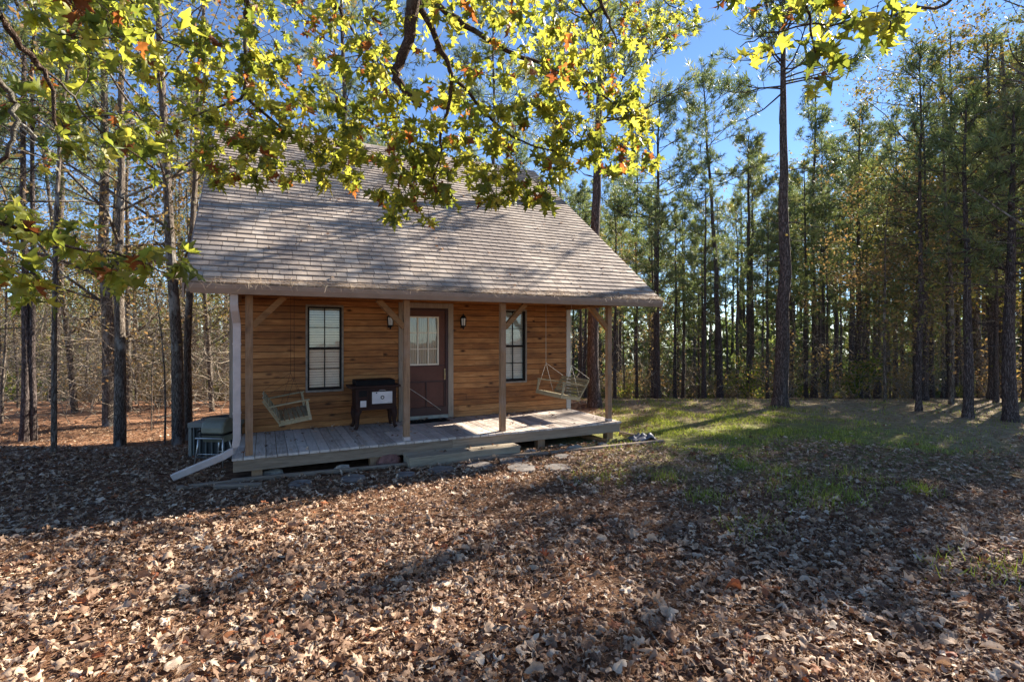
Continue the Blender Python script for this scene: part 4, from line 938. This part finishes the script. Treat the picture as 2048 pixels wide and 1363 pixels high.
# right edge trees with yellowing leaves and drooping limbs
big_tree(2260, 10.4, 9.5, .16, 408, 'large spreading tree at the right edge with long drooping limbs', leaves=2200, lsize=.045, mat='small_leaf', first=.25, lvl0=20, droop=.10, twiggy=1.3)
big_tree(1902, 14.5, 8.5, .07, 409, 'small yellowing tree between shaded trunks on the right', leaves=2600, mat='small_leaf', lsize=.05, first=.15, lvl0=18, droop=.04)
big_tree(1770, 15.4, 6, .05, 410, 'low rusty leaved tree at the lawn edge', leaves=5000, mat='brown_leaf', lsize=.05, first=.12, lvl0=16)
big_tree(1780, 24, 7.5, .05, 411, 'thin forked tree reaching right behind the low rusty tree', leaves=1800, mat='small_leaf', lsize=.055, first=.3)
big_tree(2150, 15.0, 12.5, .16, 412, 'tall leafy tree filling the upper right corner behind the dark trunks', leaves=4500, lsize=.05, mat='small_leaf', first=.3, lvl0=16, droop=.10, twiggy=1.0)
big_tree(1965, 20.0, 14.5, .15, 413, 'tall olive leaved tree behind the black shaded pine', leaves=9000, lsize=.06, mat='small_leaf', first=.15, lvl0=22, droop=.06, twiggy=1.2)
def shade_tree(x, y, H, r0, seed, label, **kw): return place('broadleaf_tree', make_broadleaf(seed, H, r0, **kw), x, y, 0, 1, label, 'tree')  # unseen trees added right of the frame to cast dappled shade
shade_tree(17.8, 16.4, 14.5, .16, 421, 'unseen leafy tree added for shade outside the picture to the right beside the lawn', leaves=3000, lsize=.075, first=.3, lvl0=14, twiggy=.7, leaf_clump=.12)
shade_tree(15.2, 8.6, 9, .13, 422, 'smaller unseen tree added for dappled shade outside the picture nearest the right side', leaves=2500, lsize=.08, first=.3, lvl0=13, twiggy=.8, leaf_clump=.12)
shade_tree(16.9, 13.6, 8.5, .12, 423, 'low unseen tree added for shade outside the picture at the right beside the dark trunks', leaves=4500, lsize=.08, first=.15, lvl0=16, twiggy=1.0, leaf_clump=.15)
# woods
wr = random.Random(77); placed = [tuple(o.location[:2]) for o in C.objects if o.get('category') == 'tree']
woods_count = 0
SKY = [(-400, -60), (200, -60), (420, 40), (560, 120), (700, 150), (850, 200), (1000, 180), (1100, 300), (1240, 330), (1300, 270), (1350, 400), (1420, 330), (1480, 290), (1540, 330), (1600, 260), (1700, 230), (1780, 230), (1850, 120), (1950, 0), (2300, -100)]
def tree_h(x, y):
    px = 1024+x/y*F_PX; sy = np.interp(px, [a for a, _ in SKY], [b for _, b in SKY])
    return ((Y0-sy)/F_PX*y+CAMZ-ground_z(x, y))*wr.uniform(.58, 1.02)
MARK = []
def where_label(x, y):
    px = 1024+x/y*F_PX; b = min(MARK, key=lambda q: abs(q[0]-px)); side = 'right of' if px > b[0] else 'left of'
    dep = 'in the front woods' if y < 26 else ('mid woods' if y < 42 else 'deep in the woods')
    return dep+', '+side+' '+b[1]
def try_tree(x, y, kind_w, right, mind):
    global woods_count
    if any((x-a)**2+(y-b)**2 < mind*mind for a, b in placed): return False
    if bool(in_house(x, y, 1.2)): return False
    z0 = ground_z(x, y)
    if wr.random() < kind_w:
        i = wr.randrange(8); th = tree_h(x, y); i = min(range(8), key=lambda q: abs(PH[q]-th)+wr.uniform(0, 5)); s = th/PH[i]; s = max(.42, min(1.3, s))
        if blocks(x, y, z0, PH[i]*s, PC[i]*s, PR[i]*s): return False
        where = 'in the woods right of the cabin' if x > 1 else ('in the woods left of the cabin' if x < -.5*y else 'in the woods behind the cabin')
        look = {0: 'tall bare trunked pine', 1: 'green crowned pine', 2: 'slim narrow pine', 3: 'high crowned pine', 4: 'short bushy pine', 5: 'evenly crowned pine', 6: 'slim high pine', 7: 'broad crowned pine'}[i]
        place('pine_tree', PP[i], x, y, wr.uniform(0, 6.28), s, look+' '+where_label(x, y), 'tree', 'pines '+where)
    else:
        i = wr.randrange(5); s = wr.uniform(.75, 1.15)
        if blocks(x, y, z0, [11, 9, 12, 8, 7][i]*s, 2, 2): return False
        where = 'in the woods right of the cabin' if x > 1 else ('in the woods left of the cabin' if x < -.5*y else 'in the woods behind the cabin')
        look = ['yellowing leafy tree', 'yellowing leafy tree', 'nearly bare twiggy tree', 'nearly bare twiggy tree', 'rusty leaved small tree'][i]
        place('broadleaf_tree', BP[i], x, y, wr.uniform(0, 6.28), s, look+' '+where_label(x, y), 'tree', 'leafy trees '+where)
    placed.append((x, y)); woods_count += 1; return True
def fill(n, t0, t1, y0, y1, kw, right, mind, tries=4000):
    k = 0
    for _ in range(tries):
        if k >= n: break
        y = math.sqrt(wr.uniform(y0*y0, y1*y1)); x = y*wr.uniform(t0, t1)
        if try_tree(x, y, kw, right, mind): k += 1
    return k
MARK = [(48, 'the far left pine'), (108, 'the slim dark sapling'), (240, 'the black forked tree'), (357, 'the grey sunlit trunk'), (480, 'the cabin corner'), (685, 'the bare trunk above the ridge'), (985, 'the pine behind the roof'), (1190, 'the thick porch end pine'), (1316, 'the pine past the roof corner'), (1440, 'the leaning slender pine'), (1560, 'the tallest lawn pine'), (1628, 'the straight reddish pine'), (1718, 'the second straight pine'), (1838, 'the thin shaded pine'), (1936, 'the black shaded pine'), (2015, 'the broad right edge trunk')]
c1 = fill(26, .12, 1.0, 17.5, 26, .86, True, 1.5)
c1 += fill(16, .78, 1.1, 14.8, 21, .7, True, 1.4)
c1 += fill(16, .12, 1.0, 19, 30, .95, True, 1.2)
c2 = fill(95, .10, 1.05, 24, 62, .93, True, 1.7)
c3 = fill(9, -1.08, -.56, 14, 22, .15, False, 1.8)
c4 = fill(30, -1.10, -.50, 20, 56, .4, False, 2.2)
c5 = fill(26, -.5, .1, 22, 50, .8, False, 2.4)
print('woods', woods_count, c1, c2, c3, c4, c5)
# shrubs along the wood edge
def make_shrub(seed, H, n, mat, ls):
    rg = rs(seed); segs = []; E_ = []
    for _ in range(9):
        az = rg.uniform(0, 6.3); P, d = wobble_path((rg.normal(0, .06), rg.normal(0, .06), -.05), (math.cos(az)*.5, math.sin(az)*.5, 1), H*rg.uniform(.6, 1), 4, rg, .16); segs.append((P, np.linspace(.014, .004, 5), 4))
        for _k in range(7):
            t = rg.randint(1, 5); P2, d2 = wobble_path(P[t], d+rg.normal(0, .8, 3), H*rg.uniform(.15, .4), 3, rg, .2); segs.append((P2, np.linspace(.006, .002, 4), 3)); E_ += [P2[-1], P2[-2], P2[1]]
    V, Fq = tubes_np(segs); bm_ = np_mesh('stems', V, Fq, MT['twig'])
    E_ = np.array(E_); P = E_[rg.randint(0, len(E_), n)]+rg.normal(0, .07*H, (n, 3)); P[:, 2] = np.abs(P[:, 2]); V, Fq, r_ = small_leaves(P, rg, ls); return bm_, np_mesh('leaves', V, Fq, MT[mat], rnd=r_)
SP = [make_shrub(501, 1.6, 1100, 'shrub', .045), make_shrub(502, 1.2, 800, 'shrub', .05), make_shrub(503, 2.0, 700, 'brown_leaf', .045), make_shrub(504, 1.5, 350, 'brown_leaf', .04)]
def shrubs(n, t0, t1, y0, y1, ids, where):
    for _ in range(n):
        y = math.sqrt(wr.uniform(y0*y0, y1*y1)); x = y*wr.uniform(t0, t1)
        if bool(in_house(x, y, 1)): continue
        i = wr.choice(ids); place('shrub', SP[i], x, y, wr.uniform(0, 6.3), wr.uniform(.4, 1.5), ['green leafy shrub', 'low green shrub', 'tall rusty shrub', 'sparse twiggy shrub'][i]+' '+where_label(x, y), 'shrub', 'shrubs '+where, names=('stems', 'leaves'))
shrubs(75, .12, 1.05, 17.5, 46, (0, 1, 2, 2, 3, 3), 'under the pines right of the cabin')
shrubs(60, -1.08, -.5, 20, 36, (2, 3, 3, 2, 1), 'under the trees left of the cabin')
# tangled twigs and far wood
rg = rs(31); segs = []
for _ in range(3800):
    y = math.sqrt(rg.uniform(15.5**2, 32**2)); x = y*rg.uniform(-1.1, -.5); P, d = wobble_path((x, y, ground_z(x, y)+rg.uniform(-.1, 3.8)), (rg.normal(0, .7), rg.normal(0, .7), rg.uniform(-.1, 1)), rg.uniform(.7, 2.4), 4, rg, .25)
    segs.append((P, np.linspace(.013, .004, 5), 3))
for _ in range(1100):
    y = math.sqrt(rg.uniform(18**2, 34**2)); x = y*rg.uniform(.1, 1.08); P, d = wobble_path((x, y, ground_z(x, y)+rg.uniform(-.1, 3.)), (rg.normal(0, .6), rg.normal(0, .6), rg.uniform(0, 1)), rg.uniform(.7, 2.2), 4, rg, .25)
    segs.append((P, np.linspace(.012, .004, 5), 3))
V, Fq = tubes_np(segs); tag(np_obj('undergrowth', V, Fq, MT['twig']), 'tangle of bare pale twigs under the trees', 'undergrowth', kind='stuff')
n = 15000; ang = rg.uniform(-1.25, 1.35, n); y = rg.uniform(50, 88, n); x = y*ang; hz = -.115*y+1.5+rg.rand(n)**1.6*rg.choice([7, 11, 17], n)
Pn = np.stack([x, y, hz], 1); Dn = rg.normal(0, 1, (n, 3)); V1, F1, r1 = tufts(Pn, Dn, rg, 22, 1.3, .16, 1.0)
segs = []
for _ in range(330):
    y_ = rg.uniform(56, 90); x_ = y_*rg.uniform(-1.2, 1.3); z_ = ground_z(x_, y_); segs.append((np.array([(x_, y_, z_-.5), (x_+rg.normal(0, .1), y_, z_+6), (x_+rg.normal(0, .3), y_, z_+16)]), [.2, .16, .06], 5))
V2, F2 = tubes_np(segs); far_ = np_obj('distant_woods', V1, F1, MT['needles'], rnd=r1); tag(far_, 'distant pine wood closing the view beyond the nearer trees', 'woods', kind='stuff')
ft = np_obj('trunks', V2, F2, MT['pine_bark'], far_, smooth=True); ft['kind'] = 'stuff'

# ------------------------------------------------------------ tree overhead
ot = empty('lobed_leaf_tree', (.9, -2.6, 0)); tag(ot, 'large tree overhead with yellow green lobed leaves hanging over the cabin', 'tree')
OT = np.array([.9, -2.6, 0])
def A(px, py, Y): p = at(px, Y, py); return np.array(p[:])-OT
rg = rs(61); segs = []
trunk_pts = np.array([(0, 0, -.3), (0, 0, .25), (.05, .02, 2), (-.05, .1, 4), (-.2, .35, 6.2), (-.1, .6, 8.5), (.1, .9, 11)])
V, Fq = tubes_np([(trunk_pts, [.38, .27, .24, .21, .17, .11, .04], 14)]); np_obj('trunk', V, Fq, MT['limb_bark'], ot, smooth=True)
def smooth_path(P, k=4):
    P = [Vector(p) for p in P]; out = []
    for i in range(len(P)-1):
        a, b, c, d = P[max(i-1, 0)], P[i], P[i+1], P[min(i+2, len(P)-1)]
        for j in range(k):
            t = j/k; out.append(.5*((2*b)+(c-a)*t+(2*a-5*b+4*c-d)*t*t+(3*b-a-3*c+d)*t**3))
    out.append(P[-1]); return np.array([p[:] for p in out])
limbs = [  # (pixel path with depth), start and end radius, trunk height it leaves from
    ([(826, -120, 2.9), (825, 0, 3.1), (821, 60, 3.15), (797, 130, 3.2), (797, 165, 3.2), (842, 212, 3.3)], .045, .018, 3.6),
    ([(820, -120, 3.2), (838, 0, 3.3), (872, 75, 3.4), (893, 130, 3.45), (905, 180, 3.5), (882, 270, 3.6), (878, 325, 3.6), (850, 400, 3.7)], .024, .004, 3.8),
    ([(900, 150, 3.47), (940, 190, 3.6), (1000, 252, 3.8), (1060, 290, 3.9), (1140, 312, 4.0)], .015, .004, None),
    ([(800, -90, 3.5), (872, 5, 3.7), (950, 60, 3.8), (1030, 110, 3.9), (1080, 128, 4.0), (1160, 160, 4.1), (1225, 205, 4.2), (1310, 245, 4.3)], .024, .004, 4.4),
    ([(1105, 142, 4.03), (1118, 190, 4.1), (1135, 232, 4.1)], .008, .003, None),
    ([(498, -120, 3.6), (495, 0, 3.9), (490, 60, 4.0), (488, 185, 4.1), (440, 212, 4.1), (350, 248, 4.2)], .026, .004, 4.0),
    ([(489, 188, 4.1), (560, 255, 4.3), (620, 300, 4.4), (700, 332, 4.5)], .014, .004, None),
    ([(660, -60, 3.6), (680, 20, 3.7), (715, 75, 3.8), (750, 130, 3.8), (782, 190, 3.9), (830, 252, 4.0)], .013, .003, 4.6),
    ([(-90, -60, 1.5), (0, 32, 1.65), (60, 108, 1.75), (100, 160, 1.8), (112, 252, 1.85)], .014, .005, 3.1),
    ([(70, 118, 1.76), (130, 180, 1.9), (200, 260, 2.1), (330, 350, 2.4)], .006, .003, None),
    ([(-120, 60, 1.3), (-10, 145, 1.45), (22, 200, 1.5), (27, 260, 1.5), (0, 322, 1.5), (-60, 370, 1.5)], .009, .005, 2.9),
    ([(-140, 420, 1.9), (0, 445, 2.0), (80, 470, 2.1), (160, 500, 2.2), (240, 508, 2.4), (340, 548, 2.6)], .010, .003, 2.6),
    ([(1185, -90, 3.9), (1200, 0, 4.0), (1218, 42, 4.1), (1234, 85, 4.2)], .022, .006, 4.7),
    ([(1610, -140, 2.0), (1612, 0, 2.2), (1618, 60, 2.25), (1640, 115, 2.3)], .009, .003, 3.8),
    ([(1960, -60, 2.5), (1830, 15, 2.45), (1700, 42, 2.4), (1560, 58, 2.35), (1480, 95, 2.3)], .009, .002, 3.6),
    ([(1800, -120, 2.1), (1790, -20, 2.2), (1780, 40, 2.3), (1775, 60, 2.35)], .007, .003, 3.4),
    ([(200, -100, 3.0), (260, 0, 3.2), (330, 80, 3.4), (420, 120, 3.6)], .012, .003, 4.2),
    ([(1180, 30, 6.5), (1270, -30, 7.4), (1340, 10, 7.6), (1400, 40, 7.7)], .015, .004, None),
    ([(980, -120, 5.0), (1100, -60, 6.0), (1180, 30, 6.5), (1200, 80, 6.8)], .03, .005, 5.4),
]
nodes = []
for P, ra, rb, th_ in limbs:
    pts = [A(*p) for p in P]
    if th_ is not None:
        base = np.array([np.interp(th_, trunk_pts[:, 2], trunk_pts[:, k]) for k in range(3)]); mid = base*.45+pts[0]*.55+np.array([0, 0, .5]); pts = [base, mid]+pts
    sp_ = smooth_path(pts, 4); k = len(sp_); rad = np.linspace(ra*1.35 if th_ is not None else ra, rb, k)
    sp_ += np.concatenate([[[0, 0, 0]], rg.normal(0, .006, (k-2, 3)), [[0, 0, 0]]]); segs.append((sp_, rad, 8 if ra > .012 else 5))
    nodes += [tuple(q) for q in sp_[(8 if th_ is not None else 0):]]
# leaf clusters: density boxes in the crown, each joined by a twig to the nearest wood
reg = [  # px0, px1, py0, py1, depth0, depth1, count
    (0, 420, -60, 90, 2.0, 3.6, 42), (0, 330, 90, 330, 1.8, 2.6, 12), (260, 560, 60, 330, 3.3, 4.8, 60), (380, 720, 200, 345, 3.9, 5.0, 78), (480, 760, -40, 220, 3.4, 5.0, 95),
    (640, 800, 240, 330, 3.7, 4.4, 10), (720, 1150, -40, 200, 3.0, 4.6, 120), (740, 900, 280, 450, 3.4, 3.9, 32), (860, 1130, 180, 400, 3.5, 4.4, 88), (1080, 1300, 60, 340, 3.7, 4.6, 105), (780, 960, 180, 340, 3.3, 4.2, 42),
    (1080, 1400, -60, 90, 6.3, 8.2, 150), (1220, 1300, 160, 260, 4.1, 4.5, 14), (960, 1080, 350, 410, 3.8, 4.2, 12),
    (1460, 1840, -50, 30, 2.1, 2.9, 20), (1500, 1830, 20, 110, 2.2, 2.8, 9), (1600, 1700, 100, 190, 2.2, 2.4, 3), (1590, 1660, 60, 150, 2.2, 2.5, 4), (0, 150, 400, 560, 1.9, 2.4, 14), (130, 380, 480, 570, 2.2, 2.8, 14), (0, 90, 520, 640, 2.0, 2.5, 4), (1160, 1320, 240, 330, 4.0, 4.5, 10), (1030, 1120, 380, 410, 3.8, 4.1, 5), (420, 480, 320, 350, 4.2, 4.4, 3), (420, 720, 240, 362, 4.0, 4.8, 44), (700, 800, 200, 320, 4.0, 4.5, 14), (60, 430, -40, 330, 3.1, 4.6, 75), (430, 560, 340, 372, 4.1, 4.5, 6), (560, 720, 330, 372, 4.1, 4.5, 9)]
LP, LS, LY, LPi, LRo = [], [], [], [], []; cl = []
for x0, x1, y0, y1, d0, d1, cnt in reg:
    for _ in range(int(cnt*(1.18 if d0 > 3 else .95))): cl.append(A(rg.uniform(x0, x1), rg.uniform(y0, y1), rg.uniform(d0, d1)))
nd = np.array(nodes); cl = np.array(cl); dist = np.array([np.min(np.linalg.norm(nd-c, axis=1)) for c in cl]); order = np.argsort(dist)
NL = list(nodes); ndl = nd
for ci in order:
    c = cl[ci]; dd = np.linalg.norm(ndl-c, axis=1)+.25*np.maximum(0, c[2]-ndl[:, 2]); j = int(np.argmin(dd)); q = ndl[j]; v = c-q; L = np.linalg.norm(v)
    if L > .03:
        m = 5; t = np.linspace(0, 1, m+1)[:, None]; P = q+v*t; P += (np.sin(t*math.pi)*rg.normal(0, .09, 3)*L)+np.concatenate([np.zeros((1, 3)), rg.normal(0, .03*min(1, L), (m-1, 3)), np.zeros((1, 3))])
        P[:, 2] += (np.sin(t[:, 0]*math.pi)*.07*L); segs.append((P, np.linspace(.0022+.0022*min(1.5, L), .0013, m+1), 4)); ndl = np.concatenate([ndl, P[1:]])
    else: P = np.array([q, c])
    for _ in range(rg.randint(3, 7)):
        t = rg.uniform(.55, 1.0); b = P[-1]*t+P[max(0, len(P)-3)]*(1-t) if rg.rand() < .75 else P[rg.randint(1, len(P))]
        yaw = rg.uniform(0, 6.3); pit = rg.uniform(-1.35, -.25); size = rg.uniform(.058, .100); pl = rg.uniform(.02, .05)
        dv = np.array([-math.sin(yaw)*math.cos(pit), math.cos(yaw)*math.cos(pit), math.sin(pit)]); tip = b+dv*pl; segs.append((np.array([b, (b+tip)/2+np.array([0, 0, .004]), tip]), [.0013, .0011, .0011], 3))
        LP.append(tip+dv*size*.4); LS.append(size); LY.append(yaw); LPi.append(pit); LRo.append(rg.normal(0, .55))
V, Fq = tubes_np(segs); np_obj('limbs', V, Fq, MT['limb_bark'], ot, smooth=True)
# crown above and behind the camera, outside the picture but part of the tree
for _ in range(500):
    p = np.array([rg.normal(-.5, 2.6), rg.normal(-1.0, 2.2), rg.uniform(6.8, 10.5)]); LP.append(p); LS.append(.14); LY.append(rg.uniform(0, 6.3)); LPi.append(rg.uniform(-1.3, 0)); LRo.append(rg.normal(0, .5))
n = len(LP); V, Fq = scatter_leaves(np.array(LP), np.array(LS), np.array(LY), np.array(LPi), np.array(LRo), rg, leaf_template(rings=2), .8); print('hanging leaves', n)
# colour: most yellow green, few rusty
rv = rg.rand(n)**1.15*.88; rv = np.where(rg.rand(n) < .07, rg.uniform(.905, 1, n), rv)
np_obj('leaves', V.reshape(-1, 3), Fq, MT['big_leaf'], ot, rnd=np.repeat(rv, V.shape[1]), smooth=True)

# tell apart the few things that still share a label
seen = {}
for o in list(C.objects):
    if o.parent is None and o.get('label'): seen.setdefault(o['label'], []).append(o)
for lab, os_ in seen.items():
    if 2 <= len(os_) <= 4:
        os_.sort(key=lambda o: o.location.x/max(.1, o.location.y))
        for o, w in zip(os_, {2: ('left one of two', 'right one of two'), 3: ('leftmost of three', 'middle of three', 'rightmost of three'), 4: ('leftmost of four', 'second of four', 'third of four', 'rightmost of four')}[len(os_)]):
            if len((lab+' '+w).split()) <= 16: o['label'] = lab+', '+w
